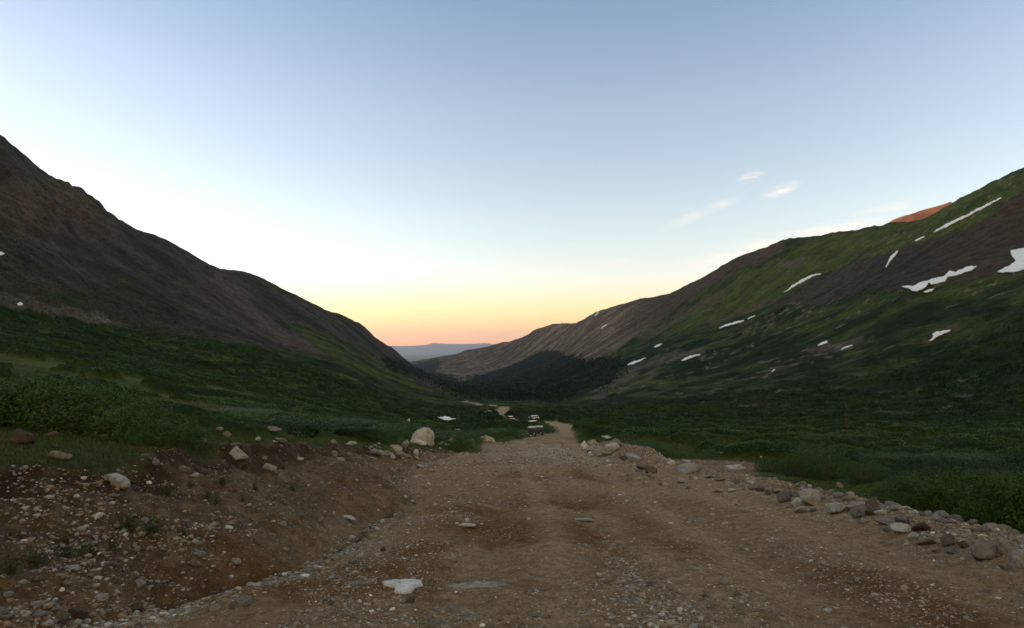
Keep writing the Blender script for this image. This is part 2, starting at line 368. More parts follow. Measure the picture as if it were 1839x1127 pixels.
# fine relief of dirt
fine = .045 * fbm(XX * 2.6, YY * 2.6, 101, 5, .6) + .012 * fbm(XX * 14, YY * 14, 105, 3)
ZZ = ZZ + smooth(60, 25, YY) * (fine * (1 + 1.6 * BANK) + BANK * .09 * n1 + .03 * n1)
def z_at(x, y):
    x = np.asarray(x, float); y = np.asarray(y, float)
    return interp2(ZZ, uu, ss, x / y, np.log(y))
def hit(px, row):
    """nearest ground point that shows at a picture position"""
    px = np.atleast_1d(np.asarray(px, float)); row = np.atleast_1d(np.asarray(row, float))
    fx = np.clip(((px - CX) / F - U0) / (uu[1] - uu[0]), 0, NU - 1.001); ix = fx.astype(int); fx = (fx - ix)[:, None]
    zc = ZZ[ix] * (1 - fx) + ZZ[ix + 1] * fx
    rc = HOR - zc * F / np.exp(ss)[None]
    rc[:, :8] = 1e5
    ok = rc <= row[:, None]
    k = np.clip(np.argmax(ok, 1), 1, NS - 1); k = np.where(ok.any(1), k, NS - 1)
    i = np.arange(len(px)); r0 = rc[i, k - 1]; r1 = rc[i, k]
    t = np.clip((r0 - row) / (r0 - r1 + 1e-9), 0, 1)
    s = ss[k - 1] + t * (ss[1] - ss[0]); Y = np.exp(s); X = (px - CX) / F * Y
    return X, Y, z_at(X, Y)

# ---- albedo of the land
PR2 = HOR - ZZ * F / YY
wx = 14 * fbm(PX * .03, np.log(YY) * 9, 111, 4); wy = 8 * fbm(PX * .035 + 40, np.log(YY) * 11, 115, 4)
qx = PX + wx; qy = PR2 + wy
ca = fbm(XX * .02, YY * .02, 121, 5, .6); cb = fbm(XX * .1, YY * .1, 125, 5, .65)
dist_n = np.where(YY > 300, ca, cb)
stri = fbm(gx * .03, XX * .003 + YY * .002, 131, 4, .6)
GREEN = (.031, .050, .009); WILLOW = (.012, .026, .005)
col = np.zeros(XX.shape + (3,)) + np.array(GREEN)
col = mix(col, smooth(-.05, .4, dist_n) * .65, (.060, .075, .014))
col = mix(col, smooth(-.05, .35, -dist_n) * .9, (.014, .026, .007))
low = smooth(.12, .0, (HOR - PR2) / F + 0 * YY) * smooth(200, 420, YY) * (PX > 980); col = mix(col, low * smooth(-.4, .1, -ca + .1 * cb) * .85, (.009, .018, .004))  # lower right slopes: dark scrub, deepened in colour for vignetting and crushed shade
band = fbm(XX * .012 + YY * .004, (YY - .5 * XX) * .030, 171, 4, .6); col = mix(col, smooth(.0, .3, band) * (PX < 900) * smooth(60, 200, YY) * .85, (.012, .022, .006)); col = mix(col, smooth(.05, .4, -band) * (PX < 900) * smooth(60, 200, YY) * .85, (.078, .088, .018))
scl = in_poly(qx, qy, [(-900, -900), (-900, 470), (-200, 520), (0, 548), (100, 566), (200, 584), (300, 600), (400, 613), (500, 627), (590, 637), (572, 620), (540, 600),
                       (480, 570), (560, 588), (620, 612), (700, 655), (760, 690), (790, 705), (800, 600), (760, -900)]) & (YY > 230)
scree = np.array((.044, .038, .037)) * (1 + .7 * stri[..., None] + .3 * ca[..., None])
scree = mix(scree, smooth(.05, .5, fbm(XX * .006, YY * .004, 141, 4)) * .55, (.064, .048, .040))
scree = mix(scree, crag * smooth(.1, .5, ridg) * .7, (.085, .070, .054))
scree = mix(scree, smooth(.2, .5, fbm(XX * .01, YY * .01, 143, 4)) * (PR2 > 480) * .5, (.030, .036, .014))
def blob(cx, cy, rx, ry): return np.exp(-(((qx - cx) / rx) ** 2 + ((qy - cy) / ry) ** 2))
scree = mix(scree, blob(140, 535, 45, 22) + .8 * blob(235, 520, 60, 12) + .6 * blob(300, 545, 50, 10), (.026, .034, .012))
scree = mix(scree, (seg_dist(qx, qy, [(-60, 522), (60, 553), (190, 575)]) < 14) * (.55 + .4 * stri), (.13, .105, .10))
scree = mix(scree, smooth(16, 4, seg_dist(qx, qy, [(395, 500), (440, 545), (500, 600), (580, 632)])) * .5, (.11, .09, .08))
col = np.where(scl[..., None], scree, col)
# right-hand side
r_br = in_poly(qx, qy, [(780, 664), (800, 632), (880, 612), (1070, 548), (1240, 495), (1330, 440), (1420, 425), (1395, 455), (1310, 495), (1255, 530), (1185, 572), (1130, 612), (1080, 645),
                        (1010, 655), (940, 672), (860, 692), (810, 690)]) & (YY > 900)
rb = np.array((.112, .088, .070)) * (1 + .6 * stri[..., None])
rb = mix(rb, smooth(0, .35, stri) * .7, (.24, .195, .155)); rb = mix(rb, smooth(.1, .4, fbm(gx * .008, XX * .004, 173, 4)) * .6, (.045, .042, .032)); rb = mix(rb, smooth(.1, .5, -ca) * .5, (.048, .040, .028))
rb = mix(rb, smooth(1080, 1200, qx), (.062, .047, .036)); 
col = np.where(r_br[..., None], rb, col)
g_up = in_poly(qx, qy, [(1330, 500), (1430, 440), (1600, 398), (1860, 300), (1900, 330), (1700, 420), (1560, 470), (1400, 545), (1250, 590), (1180, 610)]) & (YY > 700)
col = mix(col, g_up * (.6 + .5 * ca), (.070, .090, .016))
cirq = in_poly(qx, qy, [(1375, 548), (1470, 500), (1540, 466), (1600, 452), (1650, 436), (1700, 422), (1760, 392), (1839, 345), (1990, 270), (2100, 400), (1839, 486), (1780, 497), (1700, 505),
                        (1620, 522), (1560, 517), (1480, 545)]) & (YY > 450)
cq = np.array((.046, .040, .034)) * (1 + .45 * stri[..., None])
cq = mix(cq, smooth(1640, 1760, qx) * .65, (.062, .044, .031))
col = np.where(cirq[..., None], cq, col)
for pts, w, c in [([(1068, 712), (1110, 685), (1160, 655), (1200, 640), (1262, 628)], 7, (.15, .13, .12)), ([(1105, 708), (1150, 682), (1185, 660)], 4, (.15, .13, .12)),
                  ([(1290, 575), (1340, 555), (1395, 540)], 5, (.12, .09, .06)), ([(1150, 605), (1230, 565), (1300, 525)], 8, (.13, .105, .08)),
                  ([(1460, 625), (1500, 622), (1545, 610)], 9, (.15, .12, .10)), ([(1400, 478), (1440, 462)], 4, (.15, .14, .11)), ([(1660, 612), (1715, 588)], 8, (.16, .12, .09))]:
    col = mix(col, smooth(w * 1.3, w * .5, seg_dist(qx, qy, pts)) * (.6 + .5 * stri) * (YY > 350), [v * .75 for v in c])
spk = (vnoise(XX * .11, YY * .11, 151) > .62) & (fbm(XX * .012, YY * .012, 152, 2) > .05) & (YY > 280) & (YY < 1500) & (PX > 1100) & ~cirq
sp2 = (vnoise(XX * .05, YY * .05, 155) > .5) & (fbm(XX * .007, YY * .007, 156, 3) > .12) & (YY > 300) & (YY < 2200) & (PX > 1060) & ~cirq & ~r_br; col = mix(col, sp2 * (.3 + .5 * stri), (.10, .088, .07))
col = mix(col, spk * .75, (.17, .145, .115))
FP = [(690, 640), (740, 657), (785, 670), (820, 678), (830, 683), (855, 673), (912, 661), (960, 641), (990, 629), (1020, 636), (1060, 648), (1112, 640), (1120, 665), (1080, 700), (1000, 718), (900, 718), (845, 712), (815, 706), (782, 688), (690, 656)]
forest = in_poly(qx, qy, FP) & (YY > 700)
col = mix(col, forest * .92, (.008, .013, .007))
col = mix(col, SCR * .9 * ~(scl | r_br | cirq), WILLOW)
# dirt
dirt = np.zeros_like(col) + np.array((.262, .172, .102))
dirt = mix(dirt, smooth(-.1, .5, n2) * .5, (.33, .235, .155))
dirt = mix(dirt, smooth(.0, .35, fbm(XX * .5, YY * .35, 161, 4, .6)) * .85, (.165, .080, .028))
dirt = mix(dirt, smooth(.05, .5, fbm(XX * .35 + 9, YY * .2, 165, 4)) * .5, (.37, .27, .175))
def spot(x, y, rx, ry): return (.75 + .9 * n3 + .5 * n1) * np.exp(-(((XX - x + .4 * n1) / rx) ** 2 + ((YY - y + .4 * n1) / ry) ** 2))
dirt = mix(dirt, 1.3 * spot(1.0, 15.6, 1.5, 1.4) + 1.0 * spot(-.9, 14, 1.3, 1.3) + spot(2.6, 22.5, 1.2, 1.2) + .9 * spot(-.4, 11.5, 1.2, 1.2) + .8 * spot(2.8, 9.5, 1.0, .9), (.13, .062, .018))
dirt = mix(dirt, .9 * np.exp(-((YY - 66 - .35 * XX) / 3.0) ** 2) * near, (.13, .068, .036))  # red-brown band, also painting in the shadow of the dip behind the bar
tx = XX - .012 * (YY - 12) ** 2 * (YY < 12) * 0
for off, wd in ((.1, .30), (1.75, .32), (3.3, .38), (4.95, .38), (6.0, .3)):
    tr = np.exp(-((XX - off - .35 * np.sin(YY * .13 + off) - .02 * YY + .12 * n1) / wd) ** 2) * smooth(-.5, .1, fbm(XX * .3 + off, YY * .12, 167, 3))
    dirt = mix(dirt, tr * .55, (.38, .28, .19))
dirt = mix(dirt, BANKC * .9, (.128, .086, .056)); dirt = mix(dirt, BANK * smooth(.0, .5, n2 + n1 * .5) * .6, (.18, .122, .080)); dirt = mix(dirt, BANK * smooth(10, 5.5, YY) * smooth(-3.6, -5.2, XX) * .5, (.075, .048, .032))
dirt = mix(dirt, BANK * smooth(xtop_ + 1.1, xtop_ + .2, XX + .5 * n1) * .85, (.040, .022, .015))
dirt = mix(dirt, smooth(.1, .5, n3) * .25, (.33, .25, .18)); dirt = mix(dirt, CLEAR * .8, (.20, .125, .08))
dirt = mix(dirt, smooth(20, 34, YY) * smooth(75, 60, YY) * smooth(-3.5, -1, XX) * smooth(7, 4.5, XX) * (.5 + .4 * n2), (.36, .29, .215)); dirt = mix(dirt, smooth(90, 200, YY) * .7, (.36, .29, .20))
col = mix(col, DIRT, (0, 0, 0)) + dirt * np.clip(DIRT, 0, 1)[..., None]
col = mix(col, (1 - SCR) * (1 - DIRT) * smooth(16, 24, YY) * smooth(260, 120, YY) * (.55 + .5 * cb), (.078, .096, .017))
col = mix(col, swell * .8, (.070, .074, .022))
grass_n = smooth(25, 8, YY) * (1 - DIRT); col = mix(col, grass_n * .7, (.05, .055, .022))
col = np.clip(col, .004, .9)

M_dirt = terrain_mat('dirt', [6, 30, 110], .06, 30, .58, 1.42)
M_meadow = terrain_mat('meadow_turf', [2.2, 14], .12, 6, .5, 1.5)
M_hill = terrain_mat('hill_surface', [.05, .22, .7], 3.0, .14, .5, 1.5)
# one sheet of land, divided where its surface changes
quad_r = (ROADM[:-1, :-1] + ROADM[1:, 1:]) * .5; quad_d = (DIRT[:-1, :-1] + DIRT[1:, 1:]) * .5
cls = np.where(YY[:-1, :-1] > 230, 3, 2)
cls = np.where(quad_d > .5, 1, cls); cls = np.where(quad_r > .5, 0, cls)
cls = np.where((cls == 3) & (PX[:-1, :-1] < 860), 4, cls)
idx = np.arange(NU * NS).reshape(NU, NS)
Q = np.stack([idx[:-1, :-1], idx[1:, :-1], idx[1:, 1:], idx[:-1, 1:]], -1).reshape(-1, 4)
VV = np.stack([XX, YY, ZZ], -1).reshape(-1, 3); CC = col.reshape(-1, 3)
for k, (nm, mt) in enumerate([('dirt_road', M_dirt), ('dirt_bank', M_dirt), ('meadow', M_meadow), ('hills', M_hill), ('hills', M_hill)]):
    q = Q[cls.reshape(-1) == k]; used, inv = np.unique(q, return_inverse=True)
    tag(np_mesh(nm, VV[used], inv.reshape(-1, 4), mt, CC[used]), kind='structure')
# the land beside and behind the viewpoint
def outer():
    th = np.concatenate([np.linspace(math.atan(U1), math.pi, 60), np.linspace(-math.pi, math.atan(U0), 60)[1:]])
    rs = np.exp(np.linspace(math.log(.4), math.log(9500), 160))
    T, Rr = np.meshgrid(th, rs, indexing='ij'); X = Rr * np.sin(T); Y = Rr * np.cos(T)
    a = np.abs(T); ce = math.cos(math.atan(U1)); Ye = Rr * ce
    ue = np.where(T > 0, U1, U0)
    zs = (HOR - interp2(TR, cu_g, cs_g, ue, np.log(np.maximum(Ye, 2.2)))) * Ye / F
    wall = smooth(2.6, 1.7, a)
    zs = zs * wall + (-1.85 + .10 * Rr * np.cos(math.pi - a) * .3) * (1 - wall)
    zn = near_height(X, Y)
    m = smooth(math.log(52), math.log(105), np.log(Ye))
    Z = zn * (1 - m) + zs * m
    e = (np.abs(a - math.atan(U1)) < 1e-6) & (Ye > 2.2)
    Z = np.where(e, interp2(ZZ, uu, ss, ue, np.log(np.maximum(Ye, 2.2))), Z)
    roadm = smooth(xr_[0, 0] + .6, xr_[0, 0], X) * smooth(-5, -4.4, X) * (np.abs(Y) < 60)
    c = np.zeros(X.shape + (3,)) + np.array(GREEN); c = mix(c, roadm, (.2, .135, .085)); c = mix(c, (Z > 60) * .9, (.10, .085, .075))
    I = np.arange(X.size).reshape(X.shape)
    q = np.stack([I[:-1, :-1], I[1:, :-1], I[1:, 1:], I[:-1, 1:]], -1).reshape(-1, 4)
    tag(np_mesh('ground', np.stack([X, Y, Z], -1).reshape(-1, 3), q[:, ::-1], M_meadow, c.reshape(-1, 3)), kind='structure')
outer()
cap_t = np.linspace(math.atan(U0), math.atan(U1), 60)
def cap():
    ks = np.linspace(.3, 1, 24); u = np.linspace(U0, U1, 80); K, Uq = np.meshgrid(ks, u, indexing='ij')
    Y = K * 2.2; X = Uq * Y; Z = near_height(X, Y)
    Z[-1] = interp2(ZZ, uu, ss, u, np.full(80, ss[0]))
    I = np.arange(X.size).reshape(X.shape); q = np.stack([I[:-1, :-1], I[:-1, 1:], I[1:, 1:], I[1:, :-1]], -1).reshape(-1, 4)
    tag(np_mesh('dirt_road', np.stack([X, Y, Z], -1).reshape(-1, 3), q, M_dirt, np.full((X.size, 3), (.2, .135, .085))), kind='structure')
cap()

# ---------------------------------------------------------------- far ranges
def ridge_sheet(name, x0, x1, y0, y1, hfun, mat, colfun, nx=300, ny=60):
    X, Y = np.meshgrid(np.linspace(x0, x1, nx), np.linspace(y0, y1, ny), indexing='ij'); Z = hfun(X, Y)
    I = np.arange(X.size).reshape(X.shape); q = np.stack([I[:-1, :-1], I[1:, :-1], I[1:, 1:], I[:-1, 1:]], -1).reshape(-1, 4)
    return tag(np_mesh(name, np.stack([X, Y, Z], -1).reshape(-1, 3), q, mat, colfun(X, Y, Z).reshape(-1, 3)), kind='structure')
M_far = terrain_mat('far_land', [.002, .01], 12, .01, .6, 1.4)
def flatcol(c):
    return lambda X, Y, Z: np.zeros(X.shape + (3,)) + np.array(c)
# sunlit red summit showing over the right-hand crest
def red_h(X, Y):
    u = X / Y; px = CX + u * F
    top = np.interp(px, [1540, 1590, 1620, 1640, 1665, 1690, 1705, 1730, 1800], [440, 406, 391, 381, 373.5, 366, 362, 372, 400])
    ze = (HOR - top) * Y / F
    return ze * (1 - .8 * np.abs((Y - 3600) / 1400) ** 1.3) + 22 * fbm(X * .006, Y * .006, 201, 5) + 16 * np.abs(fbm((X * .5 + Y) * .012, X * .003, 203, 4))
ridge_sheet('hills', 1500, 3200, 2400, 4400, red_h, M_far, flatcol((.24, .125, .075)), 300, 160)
def spur_h(X, Y):
    u = X / Y; px = CX + u * F
    top = np.interp(px, [300, 600, 700, 740, 790, 850, 1000, 1300], [655, 652, 649, 648, 640, 632, 640, 655])
    return (HOR - top) * Y / F - ((Y - 11500) / 1000.0) ** 2 * 90 + 20 * fbm(X * .001, Y * .001, 205, 3)
ridge_sheet('hills', -7000, 4000, 8800, 15000, spur_h, M_far, flatcol((.03, .045, .035)), 260, 60)
def plain_h(X, Y): return -700 + 60 * fbm(X * .00025, Y * .00025, 207, 4) + 0 * X
ridge_sheet('plain', -80000, 80000, 14000, 100000, plain_h, M_far, flatcol((.10, .11, .08)), 300, 160)
def range_h(X, Y):
    u = X / Y; px = CX + u * F
    top = np.interp(px, [-200, 500, 700, 740, 765, 778, 800, 830, 855, 870, 890, 1000, 1300, 1900], [626, 624, 621, 620.5, 619, 615.5, 617, 617.5, 617, 615.5, 617.5, 619, 622, 625])
    ze = (HOR - top) * Y / F
    k = 1 - np.abs((Y - 95000) / 13000) ** 1.5
    return (ze + 720) * k - 720 + 60 * fbm(X * .0006, Y * .0006, 209, 4) * np.clip(k, 0, 1)
ridge_sheet('hills', -80000, 80000, 82500, 107500, range_h, M_far, flatcol((.05, .06, .055)), 400, 60)
# unseen ridge added behind the left-hand crest to block the sun from the valley
def shade_ridge_h(X, Y):
    top = np.interp(Y, [-6000, 0, 5000, 7500, 9500], [620, 640, 600, 560, 470])
    return top - np.abs((X + 2700) / 1000.0) ** 1.3 * 600 + 14 * fbm(X * .004, Y * .004, 211, 4)
ridge_sheet('hills', -4200, -1400, -6000, 9500, shade_ridge_h, M_far, flatcol((.09, .075, .065)), 90, 260)
#OBJECTS_START

# ---------------------------------------------------------------- snow left in the gullies
M_snow = plain_mat('old_snow', (.88, .90, .94), .6, 0, .4, .07, .12)
def snow(label, poly, lift=.0016, warp=1.2, g=.9):
    """a thick drift on the slope, its outline given as directions seen from the road"""
    P = np.array(poly, float); x0, y0 = P.min(0) - 3; x1, y1 = P.max(0) + 3
    g = max(g, math.sqrt((x1 - x0) * (y1 - y0) / 14000))
    xs = np.arange(x0, x1 + g, g); ys = np.arange(y0, y1 + g, g)
    gx_, gy_ = np.meshgrid(xs, ys, indexing='ij')
    wxx = warp * fbm(gx_ * .16, gy_ * .2, 301, 3); wyy = warp * fbm(gx_ * .18 + 50, gy_ * .2, 303, 3)
    ins = in_poly(gx_ + wxx, gy_ + wyy, [tuple(p) for p in poly])
    X, Y, Z = hit(gx_.ravel(), gy_.ravel())
    n_in = ins.astype(float)
    core = np.zeros_like(n_in); core[1:-1, 1:-1] = (n_in[1:-1, 1:-1] + n_in[:-2, 1:-1] + n_in[2:, 1:-1] + n_in[1:-1, :-2] + n_in[1:-1, 2:]) / 5
    k = 1 - (lift * (.4 + core.ravel()))
    X, Y = X * k, Y * k; Z = Z * k
    I = np.arange(gx_.size).reshape(gx_.shape)
    ok = ins[:-1, :-1] & ins[1:, 1:]
    Ym = Y.reshape(gx_.shape); jump = np.abs(Ym[:-1, :-1] - Ym[1:, 1:]) / Ym[:-1, :-1] < .12
    q = np.stack([I[:-1, :-1], I[1:, :-1], I[1:, 1:], I[:-1, 1:]], -1)[ok & jump]
    if len(q) == 0: return None
    used, inv = np.unique(q, return_inverse=True)
    o = np_mesh('snow_patch', np.stack([X, Y, Z], -1)[used], inv.reshape(-1, 4), M_snow)
    md = o.modifiers.new('thick', 'SOLIDIFY'); md.thickness = float(np.median(Y)) * .0012; md.offset = -1
    return tag(o, label, 'snow patch', 'snow patches left on the slopes')
def streak(pts, w):
    P = np.array(pts, float); d = np.gradient(P, axis=0); nrm = np.stack([-d[:, 1], d[:, 0]], 1); nrm /= np.linalg.norm(nrm, axis=1)[:, None]
    ww = np.array(w)[:, None] * .5
    return [tuple(p) for p in P + nrm * ww] + [tuple(p) for p in (P - nrm * ww)[::-1]]
SN = [
 ('long thin snow streak slanting across the upper green slope on the right', streak([(1677, 417), (1700, 405), (1740, 386), (1775, 368), (1798, 356)], [2, 6, 4, 4, 2.5])),
 ('short snow dash just below the lower end of the long upper streak', streak([(1644, 433), (1652, 429), (1661, 425)], [2, 3.5, 2])),
 ('steep narrow snow gully between the two dark rock faces', streak([(1591, 480), (1600, 466), (1606, 458), (1612, 452)], [1.5, 5, 6, 3])),
 ('curved thin snow streak on the upper edge of the left dark scree', streak([(1409, 525), (1425, 514), (1442, 504), (1460, 495), (1475, 491)], [2, 4, 5, 3, 1.5])),
 ('broad ragged snow bank along the foot of the dark cirque', [(1618, 514), (1629, 513), (1640, 514), (1656, 506), (1682, 499), (1696, 496), (1701, 490), (1706, 486), (1714, 489), (1733, 481), (1744, 478), (1754, 479), (1746, 486), (1720, 494), (1702, 498), (1698, 506), (1674, 511), (1668, 507), (1662, 517), (1648, 524), (1640, 523), (1632, 518)]),
 ('small snow sliver just under the ragged bank of the dark cirque', [(1658, 525), (1668, 520), (1677, 519), (1677, 522), (1666, 526)]),
 ('largest bright snowfield at the right end of the dark rock face', [(1789, 489), (1800, 484), (1815, 476), (1824, 467), (1816, 457), (1816, 449), (1826, 448), (1850, 442), (1880, 430), (1900, 445), (1880, 470), (1850, 481), (1829, 488), (1800, 490)]),
 ('tapered snow streak on the open green slope above the valley', streak([(1292, 589), (1305, 585), (1322, 580), (1336, 576)], [1.5, 4, 4.5, 2])),
 ('tiny snow dash uphill of the tapered streak on the green slope', streak([(1343, 573), (1350, 570), (1357, 567)], [1.5, 2.5, 1.5])),
 ('small snow fleck above the upper pale scree strip', streak([(1175, 624), (1182, 621), (1189, 618)], [2, 4, 2])),
 ('snow sliver lying on the head of the pale scree strip', streak([(1224, 649), (1232, 645), (1243, 640), (1257, 637)], [2, 5, 4, 1.5])),
 ('snow streak at the left edge of the green slope above the conifers', streak([(1127, 656), (1138, 652), (1148, 648), (1160, 643)], [2, 4.5, 3, 1.5])),
 ('small snow wedge beside the pale rocks in the middle of the dark slope', [(1467, 621), (1474, 616), (1485, 612), (1486, 616), (1476, 620)]),
 ('faint dirty snow strip right of the pale rocks on the dark slope', streak([(1511, 628), (1520, 624), (1532, 620)], [1.5, 3, 1.5])),
 ('lone tiny snow fleck low on the dark slope', [(1384, 669), (1390, 663), (1393, 664), (1388, 668)]),
 ('forked snow patch among brown rocks low on the far right slope', [(1668, 613), (1673, 607), (1677, 604), (1675, 599), (1682, 596), (1706, 592), (1707, 595), (1690, 602), (1682, 605), (1676, 611)]),
 ('narrow snow couloir high on the brown ridge', streak([(1069, 568), (1073, 564), (1076, 559)], [1.5, 3, 2])),
 ('short snow streak lower on the brown ridge', streak([(1080, 590), (1085, 586), (1090, 583)], [1.5, 3, 1.5])),
 ('snow patch in the grassy hollow left of the road', [(785, 748), (791, 749), (797, 748), (803, 749), (810, 750.5), (819, 751), (818, 753), (806, 754.5), (796, 754), (789, 751)]),
 ('tiny snow spot high at the left edge of the grey scree', [(-4, 452), (2, 452), (8, 456), (3, 459), (-4, 458)]),
 ('small snow spot at the left foot of the grey scree', [(31, 545), (36, 543), (41, 546), (38, 549), (33, 549)]),
]
for lb, po in SN: snow(lb, po, warp=.8 if len(po) < 8 else 1.5, g=.6)

# ---------------------------------------------------------------- stones
import bmesh
def ico(sub):
    bm = bmesh.new(); bmesh.ops.create_icosphere(bm, subdivisions=sub, radius=1)
    V = np.array([v.co[:] for v in bm.verts]); Fc = np.array([[v.index for v in f.verts] for f in bm.faces]); bm.free(); return V, Fc
ICO4 = ico(4); ICO3 = ico(3)
def rock_geo(seed, base, angular=1.0, nplanes=13):
    V, Fc = base; r = np.random.default_rng(seed)
    nrm = r.normal(size=(nplanes, 3)); nrm /= np.linalg.norm(nrm, axis=1)[:, None]
    h = r.uniform(.52, 1.0, nplanes)
    d = V @ nrm.T; rad = np.where(d > .05, h[None] / np.maximum(d, .05), 9); rr = np.minimum(rad.min(1), 1.25)
    k = 10.0; soft = -np.log(np.exp(-k * np.minimum(rad, 3)).sum(1)) / k
    rr = rr * angular + np.minimum(soft + .1, 1.2) * (1 - angular)
    q = V * rr[:, None]
    dn = fbm(q[:, 0] * 2.2 + q[:, 2] * 1.7 + seed, q[:, 1] * 2.2 - q[:, 2] * 1.3, seed, 4, .55)
    rg = 1 - 2 * np.abs(fbm(q[:, 0] * 3.1 - q[:, 2] * 2.0 + seed, q[:, 1] * 3.1 + q[:, 2] * 1.5, seed + 9, 4, .6))
    q = q * (1 + .11 * dn[:, None] + .045 * rg[:, None])
    q = q - (q.max(0) + q.min(0)) / 2; q = q / (q.max(0) - q.min(0)) * 2
    return q, Fc
M_rock_pale = rock_mat('pale_stone', (.58, .55, .53), (.27, .25, .24), (.42, .26, .14), .35)
M_rock_grey = rock_mat('grey_stone', (.42, .40, .39), (.17, .155, .15), (.30, .20, .13), .3)
M_rock_warm = rock_mat('tan_stone', (.48, .41, .34), (.24, .18, .14), (.46, .27, .13), .6)
M_rock_brown = rock_mat('brown_stone', (.22, .165, .13), (.09, .07, .06), (.26, .13, .07), .5)
M_rock_white = rock_mat('white_stone', (.86, .85, .85), (.40, .38, .36), (.55, .45, .35), .2)
M_quartz = rock_mat('quartz', (.93, .93, .95), (.78, .77, .78), (.6, .5, .4), .1)
RM = dict(q=M_quartz, p=M_rock_pale, g=M_rock_grey, t=M_rock_warm, b=M_rock_brown, w=M_rock_white)
PROTO = {}
def rock_mesh(shape, mk, hi=True):
    key = (shape, mk, hi)
    if key not in PROTO:
        q, Fc = rock_geo(500 + shape * 7, ICO4 if hi else ICO3, angular=[1.0, .95, .6, 1.0, .9, .25][shape % 6], nplanes=[8, 10, 13, 7, 10, 14][shape % 6])
        PROTO[key] = np_mesh('stone', q, Fc, RM[mk], link=False)
    return PROTO[key]
def put_stone(x, y, hx, hy, hz, mk, shape, name, label, group, rz=0, tilt=(0, 0), sink=.35, hi=True):
    z = float(z_at(x, y)); o = bpy.data.objects.new(name, rock_mesh(shape, mk, hi)); COL.objects.link(o)
    o.location = (x, y, z + hz * (1 - sink * 2) ); o.scale = (hx, hy, hz); o.rotation_euler = (tilt[0], tilt[1], rz)
    return tag(o, label, 'boulder' if name == 'boulder' else 'stone', group)
GP = {'bank': 'boulders along the cut bank left of the road', 'lp': 'boulders of the heap left of the road', 'rp': 'slabs and boulders of the heap right of the road',
      'rl': 'boulders lining the right edge of the road', 'rd': 'stones bedded in the road', 'll': 'stones of the rubble at the lower left', 'me': 'boulders in the meadow'}
